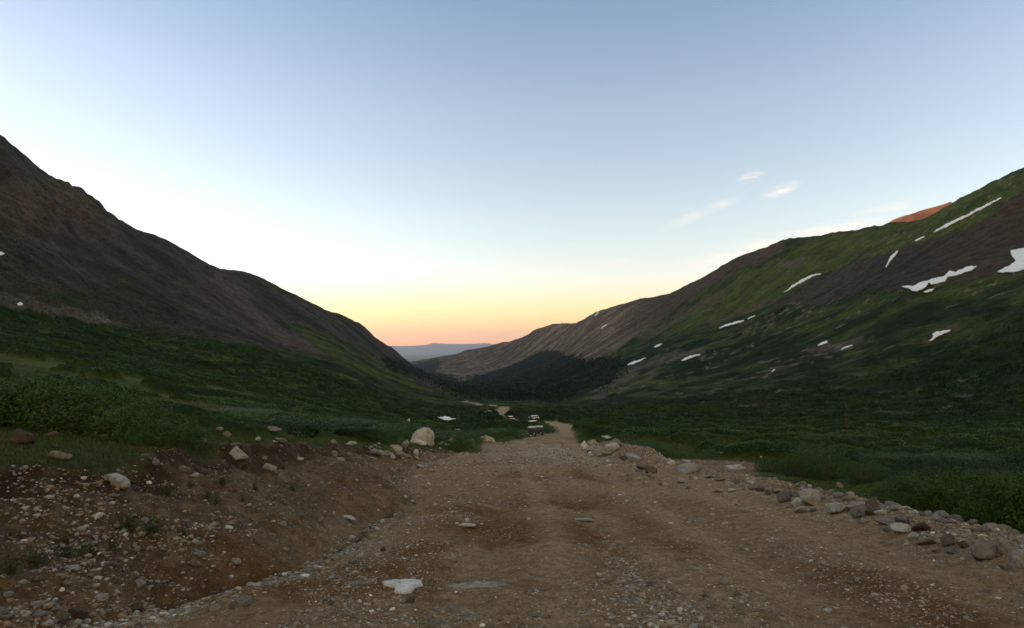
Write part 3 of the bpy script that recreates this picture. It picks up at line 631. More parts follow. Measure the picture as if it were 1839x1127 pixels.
# column, foot row, width, height (picture units), material, shape, group, tilt, label
ST = [
 (39, 798, 44, 31, 'b', 2, 'bank', 0, 'rounded brown boulder in front of the big willow bush'),
 (93, 783, 24, 10, 'b', 2, 'bank', 0, 'small low brown stone under the big willow bush'),
 (107, 828, 46, 21, 't', 4, 'bank', 0, 'flattish tan boulder in the grass below the willow bush'),
 (359, 797, 26, 14, 't', 0, 'bank', .1, 'low orange tan stone in the grass at the right end of the big bush'),
 (407, 784, 15, 12, 't', 1, 'bank', 0, 'small reddish stone in the grass above the bank rim'),
 (394, 773, 13, 7, 'p', 0, 'bank', 0, 'tiny pale stone on the turf beyond the reddish one'),
 (426, 829, 39, 23, 'w', 3, 'bank', .1, 'blocky whitish boulder perched on the bank rim'),
 (423, 805, 22, 9, 'g', 1, 'bank', 0, 'flat grey stone just behind the blocky whitish boulder'),
 (332, 847, 24, 13, 'p', 0, 'bank', .1, 'pale stone on the upper bank left of the blocky boulder'),
 (351, 859, 15, 9, 'w', 1, 'bank', 0, 'little white stone below the pale one on the bank'),
 (280, 838, 12, 16, 'g', 2, 'bank', 0, 'upright little grey stone under the bank rim'),
 (214, 876, 44, 25, 'w', 5, 'bank', .42, 'smooth oblong whitish boulder lying aslant on the bank'),
 (243, 880, 16, 9, 'b', 2, 'bank', .3, 'small dark stone touching the lower end of the oblong boulder'),
 (212, 848, 8, 6, 'w', 1, 'bank', 0, 'tiny white stone above the oblong boulder'),
 (483, 848, 28, 20, 'p', 4, 'bank', 0, 'rough pale boulder halfway along the bank beside a weed clump'),
 (475, 829, 10, 8, 'p', 1, 'bank', 0, 'small stone just above the rough pale boulder'),
 (508, 866, 23, 20, 'g', 3, 'bank', .5, 'angular grey block leaning in the middle of the bank'),
 (463, 791, 9, 8, 'w', 2, 'bank', 0, 'little white stone on the dark soil of the bank rim'),
 (489, 776, 32, 9, 'p', 1, 'bank', .2, 'long flat pale slab along the turf edge'),
 (505, 795, 22, 9, 'p', 0, 'bank', .4, 'pale slab sloping down from the turf edge'),
 (539, 827, 13, 7, 'w', 2, 'bank', 0, 'white pebble shaped stone alone on the mid bank'),
 (548, 802, 10, 8, 'g', 0, 'bank', 0, 'grey stone on the bank rim past the pale slabs'),
 (600, 819, 13, 12, 'g', 1, 'bank', 0, 'squat grey stone near the far end of the bank'),
 (612, 827, 16, 8, 'w', 4, 'bank', .1, 'pale flat stone just below the squat grey one'),
 (600, 796, 14, 8, 'p', 3, 'bank', .3, 'slanted pale stone on the rim near the end of the bank'),
 (632, 800, 20, 9, 'p', 1, 'bank', 0, 'low pale stone where the rim meets the stone heap'),
 (628, 820, 11, 9, 'p', 0, 'bank', .4, 'narrow pale stone above the far end of the ditch'),
 (758, 797, 37, 27, 'p', 2, 'lp', 0, 'largest domed pale boulder with rusty blotches beside the road'),
 (752, 800, 26, 11, 'w', 4, 'lp', 0, 'flat pale stone leaning on the foot of the domed boulder'),
 (772, 801, 14, 9, 'p', 0, 'lp', 0, 'small stone at the right foot of the domed boulder'),
 (711, 811, 20, 11, 'w', 1, 'lp', 0, 'bright pale rounded stone left of the domed boulder'),
 (728, 803, 13, 12, 'g', 3, 'lp', 0, 'upright grey stone between the bright one and the domed boulder'),
 (676, 818, 32, 12, 'g', 4, 'lp', .1, 'dark grey flat slab at the left end of the heap'),
 (694, 821, 16, 10, 'g', 0, 'lp', 0, 'grey block touching the dark flat slab'),
 (705, 824, 10, 9, 'w', 3, 'lp', 0, 'small white block in front of the heap'),
 (718, 821, 14, 8, 't', 1, 'lp', 0, 'tan stone in the front of the heap'),
 (731, 823, 17, 7, 't', 0, 'lp', .4, 'thin tan slab sloping right in the front of the heap'),
 (747, 818, 8, 10, 'w', 1, 'lp', 0, 'little white upright stone on the road side of the heap'),
 (747, 825, 9, 6, 'p', 4, 'lp', 0, 'pale stone below the little upright white one'),
 (740, 812, 10, 9, 'b', 0, 'lp', 0, 'reddish brown stone in the middle of the heap'),
 (797, 801, 18, 8, 'p', 4, 'lp', .1, 'low pale slab in the grass right of the domed boulder'),
 (809, 796, 14, 9, 'g', 3, 'lp', 0, 'grey block in the grass behind the low pale slab'),
 (806, 786, 24, 6, 'g', 1, 'lp', 0, 'long low grey rock half hidden in the willows'),
 (731, 780, 8, 5, 'w', 2, 'me', 0, 'small white stone in the grass behind the domed boulder'),
 (822, 775, 12, 3.5, 'p', 1, 'me', 0, 'thin pale slab among the willows left of the road'),
 (734, 757, 5, 6, 'w', 0, 'me', 0, 'small bright rock standing out in the dark scrub'),
 (877, 794, 18, 11, 't', 2, 'lp', 0, 'orange topped boulder at the road edge before the parked cars'),
 (866, 790, 7, 7, 'w', 0, 'lp', .5, 'narrow white stone leaning on the orange topped boulder'),
 (886, 796, 9, 6, 'p', 1, 'lp', 0, 'pale stone on the road side of the orange topped boulder'),
 (847, 795, 8, 6, 'g', 0, 'lp', 0, 'grey stone on the dark soil left of the orange topped boulder'),
 (754, 840, 16, 8, 'w', 4, 'rd', 0, 'flat pale grey stone alone on the far left of the road'),
 (776, 846, 11, 4, 'p', 1, 'rd', 0, 'small flat stone near the lone pale grey one on the road'),
 (729, 896, 9, 6, 'w', 2, 'rd', 0, 'white stone at the head of the ditch'),
 (705, 862, 8, 6, 'g', 0, 'rd', 0, 'grey stone on the lower bank above the ditch head'),
 (850, 877, 8, 6, 'g', 2, 'rd', 0, 'grey rounded stone on the road above the brown hollow'),
 (827, 880, 8, 4, 'w', 4, 'rd', 0, 'flat white stone left of the grey rounded one on the road'),
 (1050, 806, 13, 14, 'w', 3, 'rp', 0, 'white grey block at the far end of the right heap'),
 (1064, 800, 17, 10, 't', 4, 'rp', 0, 'pinkish rock behind the white grey block'),
 (1090, 788, 18, 5, 'p', 1, 'rp', .1, 'flat pale slab lying in the willows behind the heap'),
 (1069, 813, 28, 12, 'g', 1, 'rp', 0, 'low grey rock at the front left of the right heap'),
 (1080, 820, 34, 12, 'g', 0, 'rp', .25, 'dark angular rock lying in front of the right heap'),
 (1064, 817, 14, 8, 'w', 4, 'rp', 0, 'pale rock at the foot of the low grey one'),
 (1086, 810, 10, 7, 't', 2, 'rp', 0, 'small reddish rock below the tall slanted slab'),
 (1099, 814, 23, 22, 'p', 3, 'rp', .55, 'tall slanted pale slab in the middle of the right heap'),
 (1107, 808, 20, 20, 'g', 0, 'rp', .7, 'grey block resting behind the tall slanted slab'),
 (1138, 831, 30, 17, 'g', 3, 'rp', .75, 'long grey slab with a black underside tipped on the right'),
 (1120, 827, 14, 8, 'b', 1, 'rp', 0, 'brown rock left of the tipped slab'),
 (1154, 844, 20, 11, 'g', 1, 'rp', .4, 'grey rock below the lower end of the tipped slab'),
 (1170, 850, 20, 14, 'b', 2, 'rp', 0, 'reddish brown boulder at the right end of the heap'),
 (1167, 856, 9, 7, 'p', 0, 'rp', 0, 'pale stone in front of the reddish brown boulder'),
 (1118, 855, 7, 5, 'w', 2, 'rp', 0, 'white pebble on the earth slope under the heap'),
 (1150, 862, 8, 6, 'p', 1, 'rp', 0, 'pale stone low on the earth slope under the heap'),
 (1130, 864, 12, 8, 't', 3, 'rp', 0, 'tan wedge shaped stone where the earth slope meets the road'),
 (1236, 850, 42, 19, 'g', 2, 'rl', 0, 'low rounded grey boulder at the edge of the bare clearing'),
 (1232, 829, 18, 4, 'w', 1, 'me', 0, 'thin whitish slab behind the low rounded grey boulder'),
 (1245, 858, 16, 7, 'g', 4, 'rl', 0, 'grey stone at the foot of the low rounded boulder'),
 (1251, 861, 12, 5, 'w', 0, 'rl', .3, 'white sliver right of the stone at the rounded boulder foot'),
 (1227, 867, 24, 9, 'g', 1, 'rl', .2, 'flat grey slab in the rubble before the clearing'),
 (1195, 873, 13, 9, 'w', 2, 'rl', 0, 'bright white stone at the left end of the stone line'),
 (1186, 871, 8, 6, 't', 0, 'rl', 0, 'tan stone left of the bright white one'),
 (1240, 877, 18, 8, 't', 3, 'rl', .2, 'ochre slab in the rubble below the grey slab'),
 (1250, 882, 10, 6, 'w', 1, 'rl', 0, 'small pale stone right of the ochre slab'),
 (1275, 859, 16, 8, 'g', 4, 'rl', .2, 'first grey boulder of the line along the grass'),
 (1294, 864, 20, 9, 't', 1, 'rl', 0, 'tan boulder second in the line along the grass'),
 (1310, 874, 17, 10, 'w', 0, 'rl', 0, 'white angular stone below the tan boulder'),
 (1320, 869, 19, 10, 'g', 2, 'rl', 0, 'smooth grey boulder third in the line along the grass'),
 (1290, 884, 19, 8, 'p', 4, 'rl', 0, 'pale rough stone on the road side of the line'),
 (1315, 883, 14, 6, 'w', 1, 'rl', 0, 'flat white stone on the road side right of the rough one'),
 (1332, 873, 12, 6, 'p', 0, 'rl', 0, 'small pale stone between the third boulder and the long block'),
 (1361, 882, 36, 15, 't', 3, 'rl', 0, 'long tan block with a dark right end'),
 (1349, 869, 15, 6, 'w', 1, 'rl', 0, 'pale slab behind the long tan block'),
 (1382, 888, 20, 17, 'g', 0, 'rl', .4, 'grey wedge right of the long tan block'),
 (1398, 886, 22, 11, 'p', 4, 'rl', 0, 'pale slab between the wedge and the mottled boulder'),
 (1409, 902, 29, 21, 'g', 2, 'rl', 0, 'round mottled dark boulder in the stone line'),
 (1422, 893, 27, 20, 'p', 3, 'rl', 0, 'pale block behind the round mottled boulder'),
 (1457, 905, 50, 29, 'p', 2, 'rl', .25, 'biggest domed grey boulder of the right hand line'),
 (1458, 909, 34, 17, 't', 1, 'rl', 0, 'pinkish boulder in front of the biggest dome'),
 (1431, 910, 20, 18, 'w', 3, 'rl', 0, 'whitish block left of the pinkish boulder'),
 (1441, 921, 28, 14, 'w', 4, 'rl', 0, 'pale rough stone at the road edge below the whitish block'),
 (1461, 919, 14, 9, 'g', 0, 'rl', 0, 'grey stone at the road edge below the pinkish boulder'),
 (1419, 912, 20, 5, 't', 1, 'rl', 0, 'thin tan stone at the road edge below the mottled boulder'),
 (1505, 922, 42, 19, 'p', 1, 'rl', 0, 'broad pale boulder right of the biggest dome'),
 (1542, 917, 46, 19, 'p', 4, 'rl', .15, 'long ridged pale boulder beside the pointed stone'),
 (1544, 929, 40, 17, 'g', 2, 'rl', 0, 'smooth grey boulder in front of the long ridged one'),
 (1570, 922, 24, 36, 't', 3, 'rl', .12, 'tall pointed pinkish stone standing by the bush'),
 (1562, 927, 18, 12, 'b', 0, 'rl', .5, 'brown slab leaning at the foot of the pointed stone'),
 (1523, 931, 14, 8, 'w', 1, 'rl', 0, 'small white stone under the broad pale boulder'),
 (1553, 940, 20, 6, 't', 4, 'rl', 0, 'thin tan slab at the road edge under the grey boulder'),
 (1589, 944, 38, 14, 'p', 1, 'rl', 0, 'flat layered pale stone right of the pointed one'),
 (1622, 942, 30, 17, 'g', 0, 'rl', .3, 'grey slab sloping down behind the rough white boulder'),
 (1656, 955, 32, 18, 'b', 4, 'rl', .2, 'brownish grey boulder against the big bush'),
 (1618, 960, 38, 19, 'w', 2, 'rl', .25, 'rough white boulder in the near part of the line'),
 (1592, 955, 17, 9, 'g', 1, 'rl', 0, 'small grey stone left of the rough white boulder'),
 (1640, 969, 20, 12, 'w', 3, 'rl', 0, 'pale block below the rough white boulder'),
 (1665, 979, 33, 15, 't', 4, 'rl', 0, 'smooth buff boulder before the bluish ones'),
 (1703, 981, 30, 21, 'g', 2, 'rl', 0, 'bluish grey boulder right of the smooth buff one'),
 (1711, 995, 26, 12, 'g', 3, 'rl', 0, 'squarish grey stone under the bluish boulder'),
 (1680, 992, 16, 8, 't', 0, 'rl', 0, 'small tan stone under the smooth buff boulder'),
 (1730, 985, 22, 14, 'b', 1, 'rl', 0, 'brown stone between the bluish boulder and the large blurred one'),
 (1768, 1006, 56, 36, 'p', 2, 'rl', .2, 'large grey boulder left of the two at the right edge'),
 (1810, 998, 46, 36, 'p', 2, 'rl', 0, 'large pale rounded boulder near the right edge'),
 (1834, 1020, 40, 36, 'p', 4, 'rl', 0, 'pale boulder cut off by the right edge'),
 (1806, 1024, 24, 10, 't', 1, 'rl', 0, 'rusty flat stone under the two large boulders'),
 (1320, 843, 42, 10, 'w', 4, 'me', 0, 'long low white rock on the bare clearing'),
 (1509, 876, 15, 11, 't', 2, 'me', .3, 'orange and white stone alone in the grass left of the bush'),
 (1213, 812, 6, 3, 'w', 0, 'me', 0, 'small white stone on the far rim of the clearing'),
 (1296, 815, 7, 3, 'w', 1, 'me', 0, 'little white slab on the pale grass beyond the clearing'),
 (1367, 824, 5, 3.5, 'w', 2, 'me', 0, 'little white stone in front of the yellow grass'),
 (140, 1118, 34, 24, 'b', 0, 'll', .1, 'pinkish brown triangular rock near the bottom left'),
 (113, 1126, 24, 20, 'g', 3, 'll', 0, 'grey block touching the triangular rock on its left'),
 (4, 1106, 20, 16, 'g', 2, 'll', 0, 'grey rounded stone cut off by the left edge'),
 (16, 1074, 16, 9, 'p', 4, 'll', 0, 'pale stone by the left edge above the rounded one'),
 (250, 1056, 20, 15, 'p', 1, 'll', 0, 'pale knobbly stone in the middle of the lower left rubble'),
 (318, 1090, 15, 11, 't', 2, 'll', 0, 'egg shaped tan stone alone on the brown soil'),
 (210, 1066, 16, 8, 'w', 3, 'll', .2, 'flat white stone left of the knobbly one'),
 (359, 1004, 22, 13, 'p', 0, 'll', .3, 'pale wedge at the right end of the upper rubble'),
 (350, 1020, 20, 12, 't', 3, 'll', .6, 'pale leaning splinter under the wedge'),
 (243, 1102, 26, 20, 'b', 1, 'll', 0, 'brownish block in the bare soil at the bottom'),
 (252, 1125, 22, 14, 'p', 4, 'll', 0, 'pale stone below the brownish block'),
 (199, 1020, 24, 10, 'g', 0, 'll', .1, 'angular grey stone in the upper rubble'),
 (120, 1054, 20, 9, 't', 4, 'll', .1, 'low tan stone on the left of the rubble'),
 (71, 1049, 18, 9, 'g', 1, 'll', 0, 'flat grey stone at the left of the low tan one'),
 (74, 1110, 24, 13, 'g', 2, 'll', 0, 'dark grey half sunk stone left of the grey block'),
 (198, 1122, 12, 8, 'w', 5, 'll', 0, 'small round white stone between the two bottom blocks'),
 (186, 1117, 14, 10, 't', 0, 'll', 0, 'small tan stone right of the triangular rock'),
 (628, 936, 24, 9, 'w', 3, 'bank', .45, 'thin pale slab lying aslant on the smooth lower bank'),
 (540, 934, 13, 15, 'p', 0, 'bank', .6, 'pale splinter on the smooth middle bank'),
 (508, 950, 12, 15, 'p', 1, 'bank', .6, 'pale brown splinter left of the bright one'),
 (600, 924, 6, 8, 'w', 3, 'bank', .5, 'tiny white sliver above the thin slab'),
 (424, 1018, 20, 15, 'p', 3, 'bank', .6, 'pale pointed stone low on the near bank'),
 (514, 991, 10, 7, 'w', 0, 'bank', .4, 'small whitish flat stone on the dark foot of the bank'),
 (387, 1097, 20, 11, 'w', 4, 'rd', -.3, 'pale oblong stone in the ditch gravel at the bottom'),
 (434, 1086, 28, 15, 'g', 1, 'rd', .2, 'largest grey angular stone in the ditch gravel'),
 (417, 1092, 10, 12, 'g', 3, 'rd', 0, 'upright grey stone left of the largest ditch stone'),
 (648, 1002, 12, 9, 'w', 0, 'rd', 0, 'bright triangular stone beside the gravelly ditch'),
 (688, 990, 12, 9, 'b', 3, 'rd', 0, 'brown triangular stone right of the bright one'),
 (633, 968, 13, 8, 'w', 2, 'rd', 0, 'smooth white stone in the narrow part of the ditch gravel'),
 (575, 1012, 13, 7, 'w', 4, 'rd', .1, 'bluish white flat stone on top of the ditch gravel'),
 (633, 1108, 16, 12, 'w', 0, 'rd', .1, 'angular white stone at the bottom of the road left of centre'),
 (737, 1083, 17, 10, 'b', 2, 'rd', 0, 'half sunk brown stone under the white slab'),
 (779, 1125, 26, 15, 'g', 2, 'rd', 0, 'smooth round grey stone at the bottom edge of the road'),
 (582, 1080, 10, 7, 't', 1, 'rd', 0, 'first of a small cluster of tan stones by the wheel track'),
 (597, 1079, 11, 6, 'w', 4, 'rd', 0, 'flat pale stone in the small cluster by the wheel track'),
 (594, 1087, 9, 7, 'g', 0, 'rd', 0, 'grey stone in front of the small cluster by the wheel track'),
 (838, 948, 36, 8, 'w', 5, 'rd', 0, 'flat pale rock bedded in the road left of the rusty hollow'),
 (1050, 936, 34, 5, 'w', 5, 'rd', 0, 'flat whitish streak of rock below the pothole'),
 (1301, 1049, 15, 10, 'p', 2, 'rd', 0, 'roundish pale stone on the right half of the road'),
 (1323, 1069, 12, 8, 't', 1, 'rd', 0, 'pinkish stone in the cluster right of centre'),
 (1340, 1072, 12, 7, 'w', 2, 'rd', 0, 'whitish stone touching the pinkish one'),
 (1324, 1090, 13, 9, 'p', 4, 'rd', 0, 'pale stone below the pinkish and whitish pair'),
 (1310, 1093, 11, 8, 'w', 0, 'rd', 0, 'white stone left of the one below the pair'),
 (1167, 1055, 14, 10, 'g', 2, 'rd', 0, 'grey stone in the gravelly groove of the road'),
 (1265, 1071, 12, 6, 'p', 4, 'rd', 0, 'flat pale stone left of the pinkish one'),
 (936, 1126, 12, 9, 'p', 2, 'rd', 0, 'small pale stone at the bottom edge near the middle'),
 (1089, 1048, 8, 8, 'g', 0, 'rd', 0, 'little dark grey stone in the wheel track'),
 (985, 1110, 9, 7, 'g', 1, 'rd', 0, 'little grey stone near the bottom left of the wheel track'),
]
a_ = np.array([(t[0], t[1]) for t in ST], float); HX, HY, HZ = hit(a_[:, 0], a_[:, 1])
for k, (px, row, w, h, mk, shp, g, tl, lb) in enumerate(ST):
    Y = HY[k]; w, h = (w * 1.15, h * 1.25) if g in ('rp', 'lp') else (w, h); hx = w * Y / F / 2; hz = h * Y / F / 2 * 1.12; hy = hx * random.uniform(.65, .85)
    if shp == 5 and g == 'rd': hy = hx * .55
    hy = max(hy, hz * .7); Yc = Y + hy * .75
    if tl > .35: hx, hz = hx * 1.05, hz * .8
    put_stone((px - CX) / F * Yc, Yc, hx, hy, hz, mk, (shp + (k % 2) * 6), 'boulder' if w * Y / F > .45 else 'stone', lb, GP[g],
              rz=random.uniform(-.25, .25), tilt=(random.uniform(-.1, .1), tl * .8), sink=.22 if tl < .35 else .14)
# the white quartz slab and the long ledge worn flush with the road
def slab(poly, label, mk, hgt):
    P = np.array(poly, float); X, Y, Z = hit(P[:, 0], P[:, 1]); c = np.array([X.mean(), Y.mean()])
    bm = bmesh.new(); n = 48; L = [0]; 
    pts = np.stack([X, Y], 1); seg = np.vstack([pts, pts[:1]]); cum = np.concatenate([[0], np.cumsum(np.hypot(*np.diff(seg, axis=0).T))])
    t = np.linspace(0, cum[-1], n, endpoint=False); xs = np.interp(t, cum, seg[:, 0]); ys = np.interp(t, cum, seg[:, 1])
    jit = .018 * fbm(t * 30, t * 0, 401, 3)
    rings = []
    for sc_, dz in ((1.04, -.05), (1.0, hgt * .6), (.93, hgt), (.6, hgt * 1.08), (.25, hgt * 1.12)):
        ring = []
        for k in range(n):
            x = c[0] + (xs[k] - c[0]) * sc_ + jit[k]; y = c[1] + (ys[k] - c[1]) * sc_ + jit[k]
            zz = float(z_at(x, y)) + dz + (.006 * float(fbm(np.array([x * 9]), np.array([y * 9]), 403, 3)[0]) if dz > 0 else 0)
            ring.append(bm.verts.new((x, y, zz)))
        rings.append(ring)
    for a, b in zip(rings[:-1], rings[1:]):
        for k in range(n): bm.faces.new((a[k], a[(k + 1) % n], b[(k + 1) % n], b[k]))
    bm.faces.new(rings[-1]); bmesh.ops.recalc_face_normals(bm, faces=bm.faces)
    me = bpy.data.meshes.new('stone'); bm.to_mesh(me); bm.free(); me.materials.append(RM[mk])
    for p in me.polygons: p.use_smooth = True
    o = bpy.data.objects.new('stone', me); COL.objects.link(o)
    return tag(o, label, 'stone', GP['rd'])
slab([(688, 1046), (700, 1044), (757, 1044), (759, 1052), (745, 1057), (740, 1064), (722, 1067), (708, 1065), (711, 1058), (690, 1053)], 'white T shaped slab bedded flush in the road', 'q', .03)
slab([(803, 1052), (830, 1048), (900, 1047), (918, 1051), (880, 1056), (820, 1056)], 'long narrow buff ledge bedded in the road right of the white slab', 't', .012)
slab([(625, 1044), (650, 1040), (680, 1043), (660, 1049), (632, 1049)], 'low buff ledge left of the white slab', 't', .012)

# countable loose stones: one object each
ZONES = [
 ('stone', 60, 'll', 'pgtwpg', (10, 360, 955, 1120), (6, 17), 'small pale stone in the rubble at the lower left'),
 ('stone', 34, 'rd', 'pgwtg', None, (7, 18), 'loose stone in the gravel filled ditch at the foot of the bank'),
 ('stone', 66, 'rl', 'pgtwpg', 'shoulder', (14, 36), 'small stone among the boulders of the right hand road edge'),
 ('stone', 16, 'rp', 'pgtb', (1050, 1180, 815, 868), (4, 9), 'small stone on the earth slope of the right heap'),
 ('stone', 22, 'lp', 'pgtw', (650, 800, 796, 832), (4, 9), 'small stone in the heap around the domed boulder'),
]
GZ = ['small stones in the lower left rubble', 'loose stones in the ditch gravel', 'small stones among the right hand boulders', 'small stones on the earth slope', 'small stones of the left heap']
HERO = []
for k, t in enumerate(ST):
    ph = t[8]
    for cut in (' lying', ' in ', ' on ', ' below', ' under', ' at ', ' with', ' beside', ' by ', ' near', ' left of', ' right of', ' behind', ' above', ' along', ' alone', ' leaning', ' just', ' before', ' perched', ' half', ' touching', ' beyond', ' of ', ' where', ' among', ' standing', ' resting', ' sloping', ' past', ' against', ' bedded', ' cut', ' second', ' third', ' tipped', ' from', ' between', ' the ', ' (', ' or'):
        if cut in ph: ph = ph[:ph.index(cut)]
    HERO.append((t[0], t[1] - t[3] / 2, ph))
CN = {'p': 'pale', 'g': 'grey', 't': 'tan', 'w': 'whitish', 'b': 'brown'}
USED = set()
WH = {'ll': 'in the lower left rubble', 'rd': 'in the ditch gravel', 'rl': 'on the right shoulder', 'rp': 'of the right heap', 'lp': 'of the left heap'}
for (nm, cnt, g, mks, zone, (w0, w1), lb), gz in zip(ZONES, GZ):
    made = 0
    for tries in range(cnt * 14):
        if made >= cnt: break
        if zone is None:
            Y = math.exp(rng.uniform(math.log(5.6), math.log(19))); X = float(np.interp(Y, [5, 9, 18], [-4.1, -2.7, -2.7])) + rng.normal(0, .28) * float(np.interp(Y, [5, 9], [1.6, 1]))
        elif zone == 'shoulder':
            Y = math.exp(rng.uniform(math.log(8), math.log(30))); X = float(np.interp(Y, [0, 10, 20, 30], [7.15, 7.35, 7.85, 7.3])) + rng.normal(.1, .30)
        else:
            X, Y, _z = (float(v[0]) for v in hit([rng.uniform(zone[0], zone[1])], [rng.uniform(zone[2], zone[3])]))
        px = CX + X * F / Y; row = HOR - float(z_at(X, Y)) * F / Y
        wp = random.uniform(w0, w1); w = wp * min(Y, 14 if cnt > 25 else 99) / F / 2; mk = random.choice(mks); asp = random.uniform(.35, .75)
        if wp > (w0 + w1) / 2: size = 'squat' if asp > .6 else 'flat'
        else: size = 'tiny' if asp < .55 else 'little'
        hh = min(HERO, key=lambda q: (q[0] - px) ** 2 + (1.6 * (q[1] - row)) ** 2); dx, dy = px - hh[0], (row - hh[1]) * 1.6
        if math.hypot(dx, dy) > 150: continue
        rel = ('right of' if dx > 0 else 'left of') if abs(dx) > abs(dy) else ('in front of' if dy > 0 else 'behind')
        lab = f"{size} {CN[mk]} stone {WH[g]}, {rel} the {hh[2]}"
        if lab in USED or len(lab.replace(',', '').split()) > 16: continue
        if math.hypot(dx, dy / 1.6) < wp * .8: continue
        USED.add(lab); made += 1
        put_stone(X, Y, w, w * random.uniform(.6, 1), w * asp, mk, random.randrange(12), nm, lab, gz,
                  rz=random.uniform(0, 6.28), tilt=(random.uniform(-.3, .3), random.uniform(-.3, .3)), sink=.3, hi=False)

# ---------------------------------------------------------------- gravel: past counting
def attr_mat(name, rough=.9, spec=.15, transl=0, ns=20, lo=.7, hi=1.3):
    m, n, l, b = new_mat(name, rough, spec); at = n.new('ShaderNodeAttribute'); at.attribute_name = 'albedo'
    co = n.new('ShaderNodeTexCoord'); t = noise_node(n, l, ns, 5, .6, co.outputs['Object'])
    r = ramp_node(n, l, t.outputs['Fac'], [(.3, lo), (.7, hi)])
    l.new(mulcol(n, l, at.outputs['Color'], r.outputs[0]), b.inputs['Base Color'])
    if transl: b.inputs['Subsurface Weight'].default_value = 0
    return m
M_gravel = attr_mat('gravel', .9, .2)
def rand_rot(n):
    q = rng.normal(size=(n, 4)); q /= np.linalg.norm(q, axis=1)[:, None]; w, x, y, z = q.T
    return np.stack([1 - 2 * (y * y + z * z), 2 * (x * y - z * w), 2 * (x * z + y * w), 2 * (x * y + z * w), 1 - 2 * (x * x + z * z), 2 * (y * z - x * w),
                     2 * (x * z - y * w), 2 * (y * z + x * w), 1 - 2 * (x * x + y * y)], -1).reshape(n, 3, 3)
def scatter_gravel(N):
    s_ = rng.uniform(math.log(4.5), math.log(75), N * 5); u_ = rng.uniform(-1.0, 1.1, N * 5); Y = np.exp(s_); X = u_ * Y
    dirt_ = interp2(DIRT, uu, ss, u_, s_); xt = np.interp(Y, [0, 5, 9, 17, 23, 30, 36, 45, 70], [-5, -4.5, -2.95, -2.9, -4.4, -5.3, -4.6, -3.8, -3.4]); xr = np.interp(Y, [0, 10, 20, 30, 40, 60, 80], [7.0, 7.2, 7.7, 7.1, 7.0, 7.6, 8.5])
    patch = smooth(-.05, .45, fbm(X * .7, Y * .45, 411, 4)) 
    ditch = np.exp(-((X - xt - .25) / .45) ** 2); fan = smooth(-3.2, -4.2, X) * smooth(13, 9, Y) * smooth(-.3, .2, fbm(X, Y, 413, 3) - .1 * (-3.5 - X) + .2)
    sh = np.exp(-((X - xr - .1) / .6) ** 2); road = (X > xt) & (X < xr)
    groove = np.exp(-((X - 1.1 - .06 * Y) / .35) ** 2) * smooth(14, 8, Y)
    trk = np.zeros(len(X))
    for off, wd in ((.1, .30), (1.75, .32), (3.3, .38), (4.95, .38), (6.0, .3)): trk = np.maximum(trk, np.exp(-((X - off - .35 * np.sin(Y * .13 + off) - .02 * Y) / wd) ** 2))
    dens = .10 + .75 * patch * road * (1 - .8 * trk) + (.6 * smooth(-.4, .2, fbm(X, Y * .8, 419, 3))) * ditch + .24 * fan * (X < xt) + .8 * sh + .25 * groove + .07 * (X < xt) + .8 * np.exp(-(((X - 6.2) / 1.3) ** 2 + ((Y - 38) / 9) ** 2)) + .6 * np.exp(-(((X + 4.6) / 1.3) ** 2 + ((Y - 31) / 4) ** 2))
    keep = (rng.uniform(0, 1, len(X)) < dens * .75) & (dirt_ > .45)
    i = np.nonzero(keep)[0][:N]; X, Y = X[i], Y[i]; cl = np.clip(ditch + fan * (X.shape[0] > 0) + sh + groove, 0, 1)[i] if False else np.clip((ditch + fan + sh + .6 * groove), 0, 1)[i]
    med = np.maximum(.0075 + .0075 * cl, .0009 * Y); r = med * np.exp(rng.normal(0, .55, len(X)))
    r = np.minimum(r, .05 + .0012 * Y)
    V0 = np.array(ico(1)[0]); F0 = ico(1)[1]
    n = len(X); S = r[:, None] * np.stack([rng.uniform(.8, 1.4, n), rng.uniform(.7, 1.1, n), rng.uniform(.45, .8, n)], -1)
    var = V0[None] * (1 + rng.uniform(-.25, .25, (n, len(V0), 1))); var = var * S[:, None]
    a = rng.uniform(0, 6.28, n); ca_, sa_ = np.cos(a), np.sin(a)
    x = var[..., 0] * ca_[:, None] - var[..., 1] * sa_[:, None]; y = var[..., 0] * sa_[:, None] + var[..., 1] * ca_[:, None]
    tl = rng.normal(0, .25, n)[:, None]; z = var[..., 2] + tl * x * .5
    P = np.stack([x + X[:, None], y + Y[:, None], z + (z_at(X, Y) + S[:, 2] * .12)[:, None]], -1).reshape(-1, 3)
    Fc = (F0[None] + (np.arange(n) * len(V0))[:, None, None]).reshape(-1, 3)
    pal = np.array([(.28, .245, .21), (.40, .37, .345), (.18, .14, .11), (.27, .20, .14), (.24, .225, .22), (.60, .58, .56), (.22, .135, .08)])
    c = pal[rng.choice(7, n, p=[.22, .14, .2, .18, .14, .02, .10])] * rng.uniform(.75, 1.2, (n, 1))
    return tag(np_mesh('gravel', P, Fc, M_gravel, np.repeat(c, len(V0), 0), smooth=False), 'loose pale gravel strewn over the dirt road, ditch and bank', 'gravel', kind='stuff')
scatter_gravel(85000)

